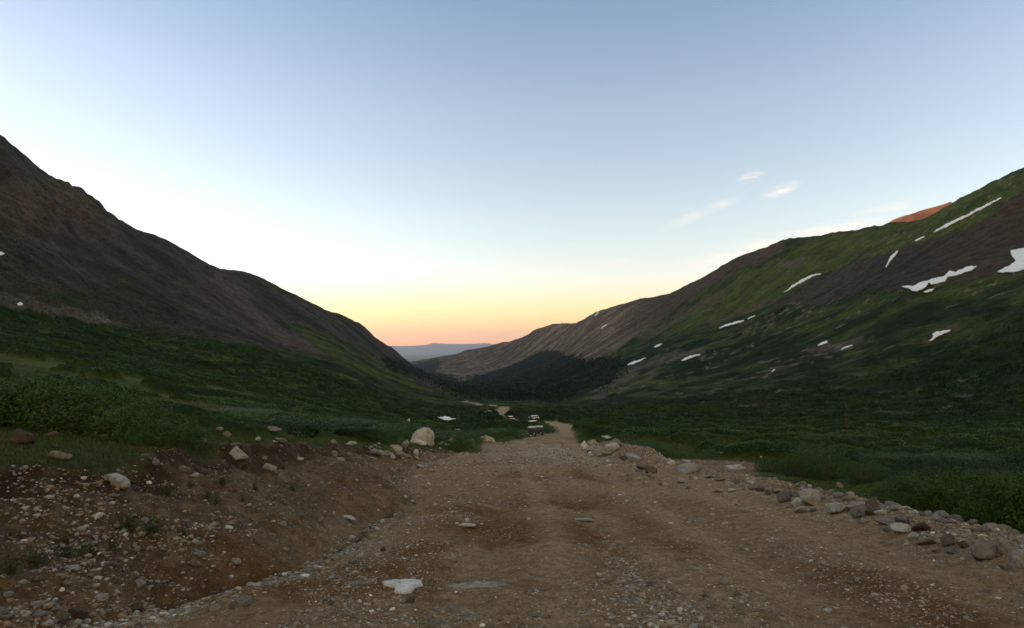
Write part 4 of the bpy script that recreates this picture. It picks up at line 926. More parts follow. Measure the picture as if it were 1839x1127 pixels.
# ---------------------------------------------------------------- willow scrub and grass
M_leaf = attr_mat('willow_leaves', .6, .25, ns=3, lo=.7, hi=1.35)
M_grass = attr_mat('grass_blades', .7, .2, ns=1.5, lo=.75, hi=1.3)
M_stem = plain_mat('willow_stems', (.12, .085, .055), .8, 0, .2, .3, 12)
def leaf_quads(P, size, c, up=.35, asp=.45):
    n = len(P); M = rand_rot(n)
    a = M[:, 0]; b = M[:, 1]
    a = a * np.array([1, 1, 1 - up]); a /= np.linalg.norm(a, axis=1)[:, None]; b = b - (b * a).sum(1)[:, None] * a; b /= np.linalg.norm(b, axis=1)[:, None]
    s_ = size[:, None]
    V = np.stack([P - a * s_, P + b * s_ * asp, P + a * s_, P - b * s_ * asp], 1).reshape(-1, 3)
    return V, np.arange(n * 4).reshape(n, 4), np.repeat(c, 4, 0)
def carpet(N):
    s_ = rng.uniform(math.log(13), math.log(520), N * 3); u_ = rng.uniform(-1.05, 1.1, N * 3); Y = np.exp(s_); X = u_ * Y
    sc = interp2(SCR, uu, ss, u_, s_); i = np.nonzero(rng.uniform(.15, .75, len(X)) < sc)[0][:N]; X, Y = X[i], Y[i]; n = len(X)
    sz = np.maximum(.026, .0011 * Y) * rng.uniform(.6, 1.5, n)
    tuft = fbm(X * 1.1 / (1 + Y / 80), Y * .8 / (1 + Y / 80), 431, 3)
    hgt = rng.uniform(0, 1, n) ** 1.5 * np.clip(.12 + .25 * tuft, .04, .4) * np.interp(Y, [13, 60, 500], [1, 1.2, 2.0])
    P = np.stack([X, Y, z_at(X, Y) + hgt], -1)
    big = fbm(X * .03, Y * .03, 433, 4)
    cell = fbm(X * .16 + 5, Y * .12, 437, 2) * 1.6
    c = np.array((.032, .071, .012)) * (1 + .3 * tuft[:, None]) * (1 + .7 * cell[:, None]) * rng.uniform(.75, 1.25, (n, 1))
    c = c * (1 - .45 * smooth(0, .5, big)[:, None]); yl = smooth(.1, .45, -big) * .55
    c = c * (1 - yl[:, None]) + yl[:, None] * np.array((.066, .088, .014))
    c = c * (1 + .35 * smooth(22, 45, Y) * smooth(230, 130, Y))[:, None]
    V, Fc, cc = leaf_quads(P, sz, np.clip(c, .003, 1), up=.4, asp=.6)
    tag(np_mesh('willow_scrub', V, Fc, M_leaf, cc, smooth=False), 'dark green knee high willow scrub covering the valley floor', 'scrub', kind='stuff')
carpet(300000)
def grass(N):
    s_ = rng.uniform(math.log(5), math.log(90), N * 5); u_ = rng.uniform(-1.1, 1.1, N * 5); Y = np.exp(s_); X = u_ * Y
    d = interp2(DIRT, uu, ss, u_, s_); sc = interp2(SCR, uu, ss, u_, s_)
    i = np.nonzero((rng.uniform(0, .5, len(X)) > d) & (rng.uniform(0, 1, len(X)) > sc * 1.2) & (fbm(X * .5, Y * .4, 441, 3) > -.45))[0][:N]; X, Y = X[i], Y[i]; n = len(X)
    h = np.maximum(.045, .0016 * Y) * rng.uniform(.6, 1.9, n); w = np.maximum(.004, .0007 * Y) * rng.uniform(.7, 1.3, n)
    a = rng.uniform(0, 6.28, n); dx, dy = np.cos(a), np.sin(a); z = z_at(X, Y); le = rng.uniform(.1, .7, n)
    B = np.stack([X, Y, z - .01], -1); W = np.stack([dx * w, dy * w, 0 * w], -1); T = B + np.stack([-dy * h * le, dx * h * le, h], -1)
    V = np.stack([B - W, B + W, T], 1).reshape(-1, 3)
    m_ = fbm(X * .6, Y * .4, 443, 3)[:, None]; c = np.array((.050, .082, .015)) * rng.uniform(.6, 1.4, (n, 1)); st = smooth(.05, .5, m_) * .7
    c = c * (1 - st) + st * np.array((.115, .095, .038))
    tag(np_mesh('grass', V, np.arange(n * 3).reshape(n, 3), M_grass, np.repeat(c, 3, 0), smooth=False), 'short green and straw coloured grass of the meadow and bank rim', 'grass', kind='stuff')
grass(120000)

def tube(bm_v, bm_f, p0, p1, r0, r1, sides=5):
    d = (p1 - p0); d = d / (np.linalg.norm(d) + 1e-9); a = np.cross(d, [0.3, .2, 1.0]); a /= np.linalg.norm(a) + 1e-9; b = np.cross(d, a); k0 = len(bm_v)
    for p, r in ((p0, r0), (p1, r1)):
        for k in range(sides): t = 6.2832 * k / sides; bm_v.append(p + (a * math.cos(t) + b * math.sin(t)) * r)
    for k in range(sides): bm_f.append((k0 + k, k0 + (k + 1) % sides, k0 + sides + (k + 1) % sides, k0 + sides + k))
def shrub_meshes(seed, n, leaf=.03, c0=(.042, .094, .016)):
    """unit mound: half width 1, height 1"""
    r = np.random.default_rng(seed)
    a = r.uniform(0, 6.2832, n); zc = r.uniform(0, 1, n) ** .8; el = np.arcsin(zc)
    lob = 1 + .22 * fbm(np.cos(a) * 2 + seed, np.sin(a) * 2 + zc * 2, seed, 3); tip = fbm(np.cos(a) * 7 + zc * 5, np.sin(a) * 7 - zc * 3, seed + 3, 2)
    rad = (1 - .50 * r.uniform(0, 1, n) ** 1.6 + .10 * tip) * lob
    P = np.stack([np.cos(a) * np.cos(el) ** .8 * rad, np.sin(a) * np.cos(el) ** .8 * rad, zc * rad * .92 + .06], -1)
    nt = max(160, n // 26); ti = r.integers(0, nt, n); lead = np.zeros((nt, 3)); first = r.permutation(n)[:nt]; lead = P[first]
    P = lead[ti] + r.normal(0, 1, (n, 3)) * np.array([.055, .055, .05]) * r.uniform(.5, 1.3, (nt, 1))[ti]; P[:, 2] = np.abs(P[:, 2])
    k = (.75 + .5 * r.uniform(0, 1, n)) * (1 + .25 * tip) * r.uniform(.6, 1.35, nt)[ti]
    c = np.array(c0) * k[:, None]; yl = (r.uniform(0, 1, n) < .12)[:, None] * .5; c = c * (1 - yl) + yl * np.array((.09, .11, .02))
    V, Fc, cc = leaf_quads(P, leaf * r.uniform(.6, 1.4, n), c, up=.3, asp=.42)
    fol = np_mesh('foliage', V, Fc, M_leaf, cc, smooth=False, link=False)
    vs_, fs_ = [], []
    for q in range(34):
        a1 = r.uniform(0, 6.28); e1 = r.uniform(.3, 1.4); d = np.array([math.cos(a1) * math.cos(e1), math.sin(a1) * math.cos(e1), math.sin(e1)])
        p0 = np.array([r.uniform(-.3, .3), r.uniform(-.3, .3), -.05]); p1 = p0 * .8 + d * .5; p2 = p1 + (d + r.normal(0, .25, 3)) * .42
        tube(vs_, fs_, p0, p1, .016, .010); tube(vs_, fs_, p1, p2, .010, .004)
    st = np_mesh('stems', np.array(vs_), np.array(fs_), M_stem, link=False)
    return fol, st
SH = [shrub_meshes(601, 19000, .023), shrub_meshes(611, 19000, .023, (.050, .104, .017)), shrub_meshes(621, 20000, .017), shrub_meshes(631, 11000, .023)]
def shrub(px, Y, w, h, proto, label, group, d=None, sink=.04):
    X = (px - CX) / F * Y; z = float(z_at(X, Y))
    if h > 100: h = max((HOR - h) * Y / F - z, .4) / .98
    o = empty('willow_shrub', (X, Y, z - sink), random.uniform(0, 6.28))
    fol, st = SH[proto]
    for nm, me in (('foliage', fol), ('stems', st)):
        c = bpy.data.objects.new(nm, me); COL.objects.link(c); c.parent = o
    o.scale = (w / 2, (d or w * .85) / 2, h); o.rotation_euler.z = random.uniform(-.3, .3)
    return tag(o, label, 'shrub', group)
gl, gr, gm = 'willow bushes on the bank left of the road', 'willow bushes beyond the right hand stones', 'willow bushes of the valley floor'
for a in [
 (-60, 14.5, 3.4, 686, 0, 'big willow bush cut off by the left edge of the picture', gl), (60, 15.2, 3.0, 681, 1, 'tallest light green willow bush behind the brown boulder', gl),
 (165, 14.6, 2.8, 693, 0, 'broad willow bush in the middle of the bank thicket', gl), (245, 13.6, 2.1, 722, 1, 'willow bush sloping down toward the road', gl),
 (300, 12.7, 1.5, 752, 0, 'lowest willow bush at the right end of the bank thicket', gl), (120, 18.5, 4.0, 684, 2, 'willow bush behind the bank thicket', gl),
 (400, 32, 6.0, 737, 2, 'low willow mound behind the bank rim', gl), (500, 35, 6.5, 742, 3, 'wide dark willow mound behind the pale slabs', gl), (600, 37, 6.0, 750, 3, 'dark willow mound left of the stone heap', gl),
 (672, 38, 4.4, 764, 2, 'willow bush just left of the domed boulder', gl), (700, 55, 8.0, 758, 3, 'willow bush behind the domed boulder', gl),
 (830, 46, 3.4, 784, 2, 'willow bush right of the domed boulder', gl), (800, 60, 7.5, 1.2, 3, 'willow bush between the heap and the flat meadow', gl),
 (850, 76, 6.5, 1.3, 3, 'willow bush left of the orange topped boulder', gl), (905, 98, 8.0, 1.7, 3, 'willow bush on the near side of the parked dark cars', gl), (922, 116, 3.4, 1.3, 3, 'willow bush touching the front of the first dark car', gl),
 (983, 145, 5.5, 1.9, 3, 'rounded willow bush at the road bend behind the parked dark cars', gm), (972, 160, 6, 1.8, 3, 'willow bush behind the second dark car', gm),
 (950, 190, 5.5, 1.35, 3, 'willow bush hiding the lower half of the low silver white car', gm),
 (1065, 66, 3.6, .9, 2, 'small willow bush among the blocks of the right heap', gr), (1090, 58, 3.0, .8, 2, 'small willow bush behind the tall slanted slab', gr), (1135, 52, 5.5, 1.3, 3, 'willow bush behind the right heap', gr), (1175, 48, 4.4, 1.0, 2, 'low willow bush ending at the pale grass', gr),
 (1392, 31.5, 2.2, 821, 2, 'willow bush right of the long white rock', gr), (1445, 29, 2.4, 815, 2, 'domed willow bush over the stone line', gr), (1498, 27, 2.6, 817, 2, 'dark willow bush above the biggest domed boulder', gr), (1556, 24, 2.2, 830, 2, 'willow bush behind the orange and white stone', gr),
 (1480, 38, 4.6, 799, 3, 'willow mound behind the domed bushes', gr), (1610, 33, 4.0, 811, 3, 'wide willow mound beyond the pointed stone', gr), (1740, 30, 4.5, 812, 3, 'wide willow mound at the far right', gr),
 (1660, 15.4, 1.9, 861, 0, 'big olive willow bush right of the pointed stone', gr), (1738, 14.4, 2.0, 852, 1, 'big dark willow bush behind the buff boulder', gr), (1818, 12.8, 1.8, 862, 0, 'big dark willow bush behind the large pale boulder', gr),
 (1900, 12.2, 2.4, 858, 1, 'dark willow bush at the right edge of the picture', gr), (1800, 18.5, 2.6, 845, 2, 'tall willow bush behind the dark right hand ones', gr), (1612, 18.0, 1.6, 864, 2, 'willow bush behind the pointed stone', gr),
]: shrub(*a)
# weeds on the bare bank
wf = []
for sd in (701, 709):
    r = np.random.default_rng(sd); n = 420; a = r.uniform(0, 6.28, n); q = r.uniform(0, 1, n); e = r.uniform(.15, 1.5, n)
    P = np.stack([np.cos(a) * np.cos(e) * q, np.sin(a) * np.cos(e) * q, np.sin(e) * q], -1) * (1 + .3 * r.normal(size=(n, 1)))
    P[:, 2] = np.abs(P[:, 2]); V, Fc, cc = leaf_quads(P, .13 * r.uniform(.5, 1.3, n), np.array((.042, .060, .020)) * r.uniform(.6, 1.4, (n, 1)), up=-.5, asp=.22)
    wf.append(np_mesh('weed', V, Fc, M_leaf, cc, smooth=False, link=False))
WD = [(232, 950, 56, 36, 'broad dark weed clump in the middle of the near bank'), (272, 957, 66, 32, 'wide dark weed clump beside the broad one on the near bank'), (201, 985, 26, 20, 'bright green small weed just above the rubble'),
      (300, 888, 30, 22, 'dark weed below the bank rim between two pale stones'), (342, 875, 18, 18, 'small weed right of the one below the rim'), (400, 870, 38, 26, 'dark weed under the blocky whitish boulder'),
      (372, 895, 20, 24, 'weed in the centre of the upper bank'), (388, 905, 24, 18, 'weed below the centre of the upper bank'), (458, 880, 18, 20, 'small weed left of the leaning grey block'), (436, 900, 14, 14, 'tiny weed on the middle bank'),
      (525, 880, 20, 16, 'weed at the foot of the leaning grey block'), (440, 842, 34, 18, 'weed tuft right beneath the blocky whitish boulder'), (62, 1012, 70, 30, 'dark straggling weed patch by the left edge'), (20, 1030, 60, 36, 'darkest weed patch at the left edge'),
      (120, 1000, 60, 28, 'weed patch on the left of the near bank'), (162, 995, 40, 24, 'thin weed patch left of the bright green weed'), (118, 975, 26, 20, 'small olive weed on the near bank'), (20, 965, 28, 20, 'small olive weed by the left edge'),
      (508, 842, 20, 12, 'weed tuft above the leaning grey block'), (330, 960, 22, 14, 'sparse weed right of the wide clump')]
a_ = np.array([(t[0], t[1]) for t in WD], float); HX, HY, HZ = hit(a_[:, 0], a_[:, 1])
for k, (px, row, w, h, lb) in enumerate(WD):
    Y = HY[k]; o = empty('weed_clump'); c = bpy.data.objects.new('foliage', wf[k % 2]); COL.objects.link(c); c.parent = o
    o.location = (HX[k], Y, float(z_at(HX[k], Y)) - .01); o.scale = (w * Y / F / 2, w * Y / F / 2, h * Y / F * .9); o.rotation_euler.z = k
    tag(o, lb, 'weed', 'weed clumps on the bare bank')

# ---------------------------------------------------------------- far conifers
def _jit(n): return rng.normal(0, 9, n), rng.normal(0, 4, n)
M_con = attr_mat('conifer', .8, .1, ns=.2)
def conifers():
    poly = FP
    px = rng.uniform(690, 1180, 34000); py = rng.uniform(600, 735, 34000)
    jx, jy = _jit(len(px)); inp = in_poly(px + jx, py + jy, poly); m = (inp & (rng.uniform(0, 1, 34000) < np.interp(px, [1000, 1120], [.95, .45]))) | ((px > 930) & (px < 1080) & (py > 640) & (rng.uniform(0, 1, 34000) < .03)) | ((px < 1010) & (px > 780) & (py > 655) & (rng.uniform(0, 1, 34000) < .05))
    X, Y, Z = hit(px[m], py[m]); ok = (Y > 800) & (Y < 6500); X, Y, Z = X[ok], Y[ok], Z[ok]; n = len(X)
    ns = fbm(X * .01, Y * .01, 801, 3); kp = (ns > -.3); X, Y, Z = X[kp], Y[kp], Z[kp]; n = len(X)
    h = rng.uniform(2.5, 8, n)  * np.interp(Y, [800, 1300, 2000], [.4, .7, 1]); r = h * .27
    Vs = []; sd = 6
    for z0, z1, k in ((.05, .62, 1.0), (.38, 1.0, .68)):
        for q in range(sd):
            a = 6.2832 * q / sd; Vs.append(np.stack([X + r * k * math.cos(a) * rng.uniform(.7, 1.2, n), Y + r * k * math.sin(a), Z + h * z0], -1))
        Vs.append(np.stack([X, Y, Z + h * z1], -1))
    V = np.stack(Vs, 1).reshape(-1, 3); f = []
    for b in (0, sd + 1):
        for q in range(sd): f.append((b + q, b + (q + 1) % sd, b + sd))
    Fc = (np.array(f)[None] + (np.arange(n) * (2 * (sd + 1)))[:, None, None]).reshape(-1, 3)
    c = np.repeat(np.array((.014, .023, .010)) * rng.uniform(.45, 1.7, (n, 1)), 2 * (sd + 1), 0)
    tag(np_mesh('conifer_forest', V, Fc, M_con, c), 'dark conifer forest filling the lower valley', 'forest', kind='stuff')
conifers()

# ---------------------------------------------------------------- vehicles
M_tyre = plain_mat('tyre_rubber', (.02, .02, .02), .8, 0, .3); M_rim = plain_mat('wheel_metal', (.35, .35, .36), .4, .7)
M_glass = plain_mat('dark_glass', (.012, .016, .022), .12, 0, .6, .05); M_trim = plain_mat('black_trim', (.018, .018, .02), .6)
M_lamp = plain_mat('lamp_glass', (.75, .75, .78), .15, 0, .8, .05); M_plate = plain_mat('number_plate', (.7, .72, .74), .4)
M_red = plain_mat('rear_lamp', (.35, .02, .015), .3)
def prism(name, prof, x0, x1, mat, parent, bev=.03, taper=0.0, z_t=None):
    """side profile (y, z) pulled across the width; above z_t the sides lean in by taper"""
    bm = bmesh.new(); L = []
    for x in (x0, x1):
        row = []
        for (y, z) in prof:
            xx = x
            if z_t is not None and z > z_t: xx = x * (1 - taper * (z - z_t))
            row.append(bm.verts.new((xx, y, z)))
        L.append(row)
    n = len(prof); bm.faces.new(L[0]); bm.faces.new(L[1][::-1])
    for k in range(n): bm.faces.new((L[0][k], L[1][k], L[1][(k + 1) % n], L[0][(k + 1) % n]))
    bmesh.ops.recalc_face_normals(bm, faces=bm.faces)
    if bev: bmesh.ops.bevel(bm, geom=list(bm.edges), offset=bev, segments=2, affect='EDGES')
    me = bpy.data.meshes.new(name); bm.to_mesh(me); bm.free(); me.materials.append(mat)
    o = bpy.data.objects.new(name, me); COL.objects.link(o)
    if parent: o.parent = parent
    return o
def quad_panel(name, pts, mat, parent, t=.012):
    """thin pane from four corners, given real thickness"""
    P = [Vector(p) for p in pts]; nrm = (P[1] - P[0]).cross(P[3] - P[0]).normalized() * t
    bm = bmesh.new(); a = [bm.verts.new(p + nrm) for p in P]; b = [bm.verts.new(p - nrm) for p in P]
    bm.faces.new(a); bm.faces.new(b[::-1])
    for k in range(4): bm.faces.new((a[k], b[k], b[(k + 1) % 4], a[(k + 1) % 4]))
    bmesh.ops.recalc_face_normals(bm, faces=bm.faces)
    me = bpy.data.meshes.new(name); bm.to_mesh(me); bm.free(); me.materials.append(mat); o = bpy.data.objects.new(name, me); COL.objects.link(o); o.parent = parent; return o
def cyl(name, loc, r, w, mat, parent, axis='X', seg=20, bev=.02):
    bm = bmesh.new(); bmesh.ops.create_cone(bm, cap_ends=True, segments=seg, radius1=r, radius2=r, depth=w)
    rot = Matrix.Rotation(R(90), 3, 'Y') if axis == 'X' else Matrix.Rotation(R(90), 3, 'X') if axis == 'Y' else Matrix.Identity(3)
    bmesh.ops.rotate(bm, verts=bm.verts, matrix=rot)
    if bev: bmesh.ops.bevel(bm, geom=[e for e in bm.edges if e.calc_face_angle(0) > 1], offset=bev, segments=2, affect='EDGES')
    me = bpy.data.meshes.new(name); bm.to_mesh(me); bm.free(); me.materials.append(mat)
    o = bpy.data.objects.new(name, me); COL.objects.link(o); o.parent = parent; o.location = loc; return o
def vehicle(style, name, paint, roof_paint, label, cat, px, Y, yaw, dz=0):
    X = (px - CX) / F * Y; root = empty(name, (X, Y, float(z_at(X, Y)) + dz), yaw); tag(root, label, cat, 'vehicles parked along the dirt road')
    if style == 'offroad': L, Wd, hood, belt, top, ws0, ws1, rr, wr, cl = 4.3, 1.85, 1.18, 1.22, 1.86, -.75, -.55, 2.05, .41, .48
    elif style == 'pickup': L, Wd, hood, belt, top, ws0, ws1, rr, wr, cl = 5.5, 1.95, 1.15, 1.18, 1.88, -1.3, -.7, .75, .40, .45
    else: L, Wd, hood, belt, top, ws0, ws1, rr, wr, cl = 4.9, 1.92, 1.08, 1.12, 1.80, -1.35, -.65, 2.2, .37, .33
    f, b, w = -L / 2, L / 2, Wd / 2
    prof = [(f, cl), (f, hood - .18), (f + .12, hood - .04), (ws0, belt), (b - .06, belt), (b, belt - .1), (b, cl)]
    wy = (f + .82, b - .95)
    def arch(c): return [(c + (wr + .08) * math.cos(t), cl - .02 + (wr + .04) * math.sin(t)) for t in [math.pi * k / 6 for k in range(7)]]
    prof = prof[:7] + arch(wy[1]) + arch(wy[0])
    prism('body', prof, -w, w, paint, root, .025)
    cab = prism('cabin', [(ws0 + .02, belt - .02), (ws1, top - .06), (rr - .1, top - .06), (rr + (.12 if style != 'offroad' else .03), belt - .02)], -w + .04, w - .04, paint, root, .03, .22, belt)
    lean = .22 * (top - belt)
    def xs_(z): return (w - .04) * (1 - .22 * (z - belt)) + .012
    prism('roof', [(ws1 - .03, top - .075), (ws1, top), (rr - .14, top), (rr - .04, top - .075)], -xs_(top) + .02, xs_(top) - .02, roof_paint, root, .02)
    za, zb = belt + .05, top - .13
    def wsx(z): return ws0 + (ws1 - ws0) * (z - belt) / (top - .06 - belt) - .012
    quad_panel('windscreen', [(-xs_(za) + .12, wsx(za), za), (xs_(za) - .12, wsx(za), za), (xs_(zb) - .12, wsx(zb), zb), (-xs_(zb) + .12, wsx(zb), zb)], M_glass, root)
    nwin = 1 if style == 'pickup' else 3 if style == 'wagon' else 2
    y0, y1 = ws1 + .02, rr - .18
    for sx in (-1, 1):
        for k in range(nwin + (style == 'pickup')):
            m_ = nwin + (style == 'pickup'); ya = y0 + (y1 - y0) * k / m_ + .05; yb = y0 + (y1 - y0) * (k + 1) / m_ - .05; yf = ya - (.25 if k == 0 else 0)
            quad_panel('side_window', [(sx * xs_(za), yf, za), (sx * xs_(za), yb, za), (sx * xs_(zb), yb, zb), (sx * xs_(zb), ya, zb)], M_glass, root)
        prism('mirror', [(ws0 + .15, belt + .02), (ws0 + .15, belt + .2), (ws0 + .27, belt + .2), (ws0 + .27, belt + .02)], sx * (w + .01), sx * (w + .2), M_trim, root, .01)
        hl = cyl('headlight', (sx * (w - .28), f - .01, hood - .32), .12, .08, M_lamp, root, 'Y', 16, .01)
        for y in wy:
            wh = empty('wheel', (sx * (w - .13), y, wr)); wh.parent = root
            cyl('tyre', (0, 0, 0), wr, .24, M_tyre, wh, 'X', 24, .03); cyl('rim', (sx * .09, 0, 0), wr * .58, .1, M_rim, wh, 'X', 16, .01)
        if style != 'x': prism('rear_lamp', [(b - .01, belt - .35), (b - .01, belt - .12), (b + .03, belt - .12), (b + .03, belt - .35)], sx * (w - .22), sx * (w - .06), M_red, root, .005)
    quad_panel('rear_window', [(-xs_(za) + .15, rr + (.10 if style != 'offroad' else .035), za), (xs_(za) - .15, rr + (.10 if style != 'offroad' else .035), za), (xs_(zb) - .15, rr - .03, zb), (-xs_(zb) + .15, rr - .03, zb)], M_glass, root)
    prism('grille', [(f - .015, hood - .5), (f - .015, hood - .2), (f + .05, hood - .2), (f + .05, hood - .5)], -w + .45, w - .45, M_trim, root, .01)
    prism('bumper', [(f - .16, cl - .05), (f - .16, cl + .17), (f + .05, cl + .17), (f + .05, cl - .05)], -w + .02, w - .02, M_trim if style == 'offroad' else paint, root, .03)
    prism('number_plate', [(f - .18, cl), (f - .18, cl + .13), (f - .162, cl + .13), (f - .162, cl)], -.26, .26, M_plate, root, .003)
    if style == 'offroad':
        for sx in (-.5, .5): cyl('fog_lamp', (sx, f - .17, cl + .1), .075, .06, M_lamp, root, 'Y', 14, .008)
        cyl('spare_wheel', (0, b + .13, 1.0), .39, .24, M_tyre, root, 'Y', 20, .03)
        for sx in (-1, 1):
            for y in wy: prism('wheel_flare', [(y - .52, cl + .36), (y - .44, cl + .46), (y + .44, cl + .46), (y + .52, cl + .36)], sx * (w - .02), sx * (w + .1), M_trim, root, .01)
    if style == 'pickup': prism('load_bed', [(rr + .2, belt - .02), (rr + .2, belt + .1), (b - .05, belt + .1), (b - .05, belt - .02)], -w + .06, w - .06, M_trim, root, .01)
    return root
P_navy = plain_mat('dark_blue_paint', (.014, .018, .035), .25, .2, .6, .05); P_black = plain_mat('black_paint', (.012, .013, .016), .25, .2, .6, .05)
P_white = plain_mat('white_paint', (.72, .74, .78), .3, 0, .5, .04); P_blue = plain_mat('blue_paint', (.03, .09, .32), .3, .1, .6, .05)
P_cream = plain_mat('pale_soft_top', (.44, .36, .31), .5, 0, .4, .05); P_orange = plain_mat('orange_paint', (.50, .14, .05), .35, 0, .5, .05)
P_sky = plain_mat('light_blue_paint', (.10, .30, .55), .3, 0, .5, .05); P_silver = plain_mat('silver_paint', (.55, .56, .58), .3, .3, .5, .05)
vehicle('offroad', 'off_road_car', P_navy, P_cream, 'dark blue off-road car with pale roof, nearest of the cars parked at the road edge', 'car', 955, 126, R(-6))
vehicle('offroad', 'off_road_car', P_black, P_cream, 'black off-road car with pale roof parked right behind the dark blue one', 'car', 968, 134, R(-8))
vehicle('wagon', 'station_wagon', P_white, P_white, 'white estate car standing side-on where the road bends left', 'car', 957, 256, R(-62))
vehicle('wagon', 'station_wagon', P_silver, P_white, 'low silver white car half hidden by scrub behind the black off-road car', 'car', 954, 205, R(-50), -.25)
vehicle('pickup', 'pickup_truck', P_blue, P_blue, 'blue pickup facing the viewer in the scrub left of the white estate car', 'pickup', 922, 235, R(-4))
vehicle('offroad', 'off_road_car', P_orange, P_white, 'orange red off-road car with white roof right behind the blue pickup', 'car', 918, 262, R(25))
vehicle('wagon', 'small_car', P_sky, P_cream, 'light blue car parked on the far gravel pull-off', 'car', 877, 395, R(-35))

# ---------------------------------------------------------------- person
def skin_mesh(name, joints, edges, radii, mat, parent=None, levels=1):
    me = bpy.data.meshes.new(name); me.from_pydata(joints, edges, []); me.materials.append(mat)
    o = bpy.data.objects.new(name, me); COL.objects.link(o)
    if parent: o.parent = parent
    md = o.modifiers.new('skin', 'SKIN')
    if not me.skin_vertices: 
        bpy.context.view_layer.objects.active = o
    for k, v in enumerate(me.skin_vertices[0].data): v.radius = radii[k] if hasattr(radii[k], '__len__') else (radii[k], radii[k]); v.use_root = (k == 0)
    sb = o.modifiers.new('sub', 'SUBSURF'); sb.levels = levels; sb.render_levels = levels
    return o
M_skin = plain_mat('skin', (.45, .28, .20), .6, 0, .3, .05); M_jacket = plain_mat('red_cloth', (.34, .018, .022), .8, 0, .2, .15, 4)
M_jean = plain_mat('dark_trousers', (.03, .035, .05), .85); M_hair = plain_mat('brown_hair', (.06, .04, .025), .8)
def person(px, Y, yaw, label):
    X = (px - CX) / F * Y; z = float(z_at(X, Y)); root = empty('person', (X, Y, z), yaw); tag(root, label, 'person')
    J = [(0, 0, .95), (0, 0, 1.2), (0, 0, 1.42), (0, -.01, 1.52), (0, -.02, 1.62), (0, -.02, 1.70), (.19, 0, 1.40), (.25, .02, 1.12), (.23, -.08, .87), (.23, -.1, .79), (-.19, 0, 1.40), (-.26, .02, 1.12), (-.24, -.08, .87), (-.24, -.1, .79),
         (.10, 0, .88), (.11, -.02, .48), (.11, .02, .08), (.12, -.16, .05), (-.10, 0, .88), (-.12, -.04, .48), (-.12, .04, .08), (-.13, -.13, .05)]
    E = [(0, 1), (1, 2), (2, 3), (3, 4), (4, 5), (2, 6), (6, 7), (7, 8), (8, 9), (2, 10), (10, 11), (11, 12), (12, 13), (0, 14), (14, 15), (15, 16), (16, 17), (0, 18), (18, 19), (19, 20), (20, 21)]
    Rd = [.15, .14, .15, .06, .095, .085, .07, .05, .036, .04, .07, .05, .036, .04, .09, .062, .045, .04, .09, .062, .045, .04]
    body = skin_mesh('body', J, E, Rd, M_skin, root, 2)
    skin_mesh('jacket', [(0, 0, .86), (0, 0, 1.15), (0, 0, 1.40), (0, 0, 1.47), (.20, 0, 1.40), (.26, .02, 1.12), (.235, -.08, .88), (-.20, 0, 1.40), (-.27, .02, 1.12), (-.245, -.08, .88)],
              [(0, 1), (1, 2), (2, 3), (2, 4), (4, 5), (5, 6), (2, 7), (7, 8), (8, 9)], [.20, .19, .19, .09, .10, .075, .06, .10, .075, .06], M_jacket, root, 2)
    skin_mesh('trousers', [(0, 0, .93), (.10, 0, .86), (.11, -.02, .48), (.11, .02, .10), (-.10, 0, .86), (-.12, -.04, .48), (-.12, .04, .10)], [(0, 1), (1, 2), (2, 3), (0, 4), (4, 5), (5, 6)],
              [.17, .115, .085, .07, .115, .085, .07], M_jean, root, 2)
    skin_mesh('hair', [(0, .01, 1.68), (0, .01, 1.74), (0, .045, 1.62)], [(0, 1), (0, 2)], [.10, .07, .07], M_hair, root, 2)
person(897, 205, R(15), 'person in a red jacket standing in the scrub left of the parked cars')

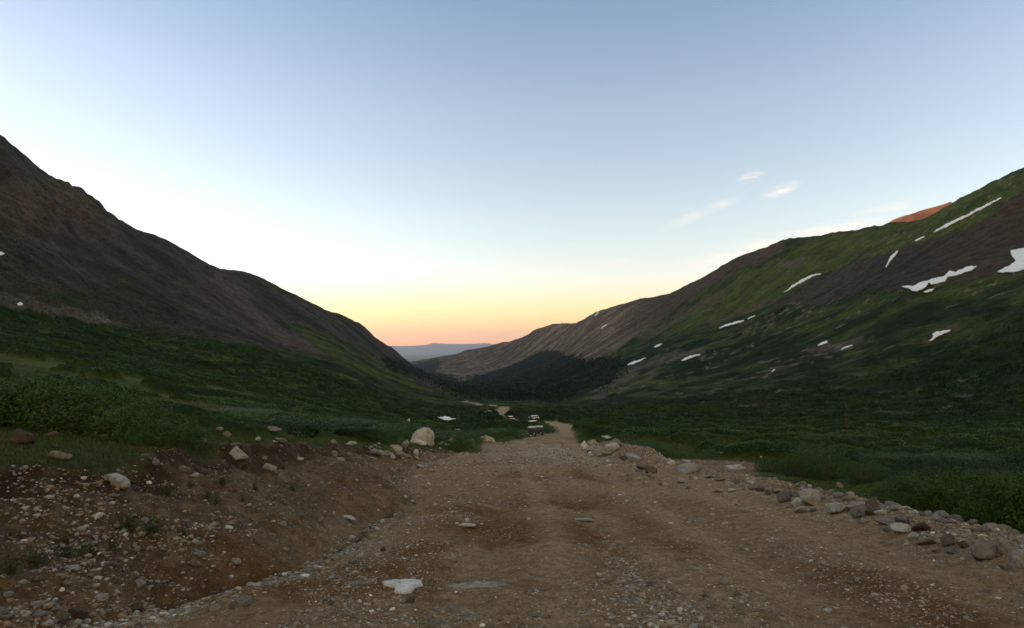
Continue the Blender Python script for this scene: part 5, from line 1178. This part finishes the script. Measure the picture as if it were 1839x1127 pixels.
# ---------------------------------------------------------------- poles
M_wood = plain_mat('weathered_pole_wood', (.10, .055, .032), .9, 0, .1, .3, 2)
M_ins = plain_mat('insulator', (.25, .24, .22), .4)
def pole(px, row, hgt, r, label, arm):
    X, Y, Z = (float(v[0]) for v in hit([px], [row])); root = empty('wooden_pole', (X, Y, Z)); tag(root, label, 'pole', 'wooden poles standing in the valley')
    v, f = [], []; p = [np.array([.03 * math.sin(k * 2.1), 0, hgt * k / 6.0 - .1 * (k == 0)]) for k in range(7)]
    for k in range(6): tube(v, f, p[k], p[k + 1], r * (1 - .07 * k), r * (1 - .07 * (k + 1)), 8)
    np_mesh('shaft', np.array(v), np.array(f), M_wood, parent=root)
    if arm:
        v, f = [], []; tube(v, f, np.array([-.6, .1, hgt * .93]), np.array([.6, .1, hgt * .93]), .05, .05, 6); np_mesh('crossarm', np.array(v), np.array(f), M_wood, parent=root)
        for sx in (-.5, .5): cyl('insulator', (sx, .1, hgt * .93 + .12), .05, .14, M_ins, root, 'Z', 10, .01)
    else:
        cyl('pole_cap', (0, 0, hgt - .02), r * 1.1, .08, M_ins, root, 'Z', 10, .01)
pole(935, 747, 7.0, .16, 'tall dark wooden pole between the blue pickup and the white estate car', True)
pole(921, 740, 6.5, .12, 'thin dark pole rising behind the blue pickup', True)
pole(895, 736, 4.5, .18, 'short dark post on the far pale bend of the road', False)
pole(1520, 778, 3.9, .055, 'slender brown stake standing alone in the right hand meadow', False)

# ---------------------------------------------------------------- haze
def box_mesh(name, lo, hi, mat):
    v = [(x, y, z) for x in (lo[0], hi[0]) for y in (lo[1], hi[1]) for z in (lo[2], hi[2])]
    f = [(0, 1, 3, 2), (4, 6, 7, 5), (0, 4, 5, 1), (2, 3, 7, 6), (0, 2, 6, 4), (1, 5, 7, 3)]
    return np_mesh(name, np.array(v, float), np.array(f), mat, smooth=False)
mh = bpy.data.materials.new('haze'); mh.use_nodes = True; mh.node_tree.nodes.clear()
ho = mh.node_tree.nodes.new('ShaderNodeOutputMaterial'); hv = mh.node_tree.nodes.new('ShaderNodeVolumePrincipled')
hv.inputs['Color'].default_value = (.58, .76, 1, 1); hv.inputs['Density'].default_value = 1.0e-5
hv.inputs['Anisotropy'].default_value = .55
mh.node_tree.links.new(hv.outputs[0], ho.inputs['Volume'])
zlo = min(float(min((v.co.z for v in o.data.vertices), default=0)) for o in COL.objects if o.type == 'MESH' and len(o.data.vertices) < 60000)
zhi = 2600
tag(box_mesh('haze', (-90000, -12000, min(zlo, float(ZZ.min())) - 1), (90000, 110000, zhi), mh), 'pale blue haze filling the valley and the plain beyond', 'haze', kind='stuff')
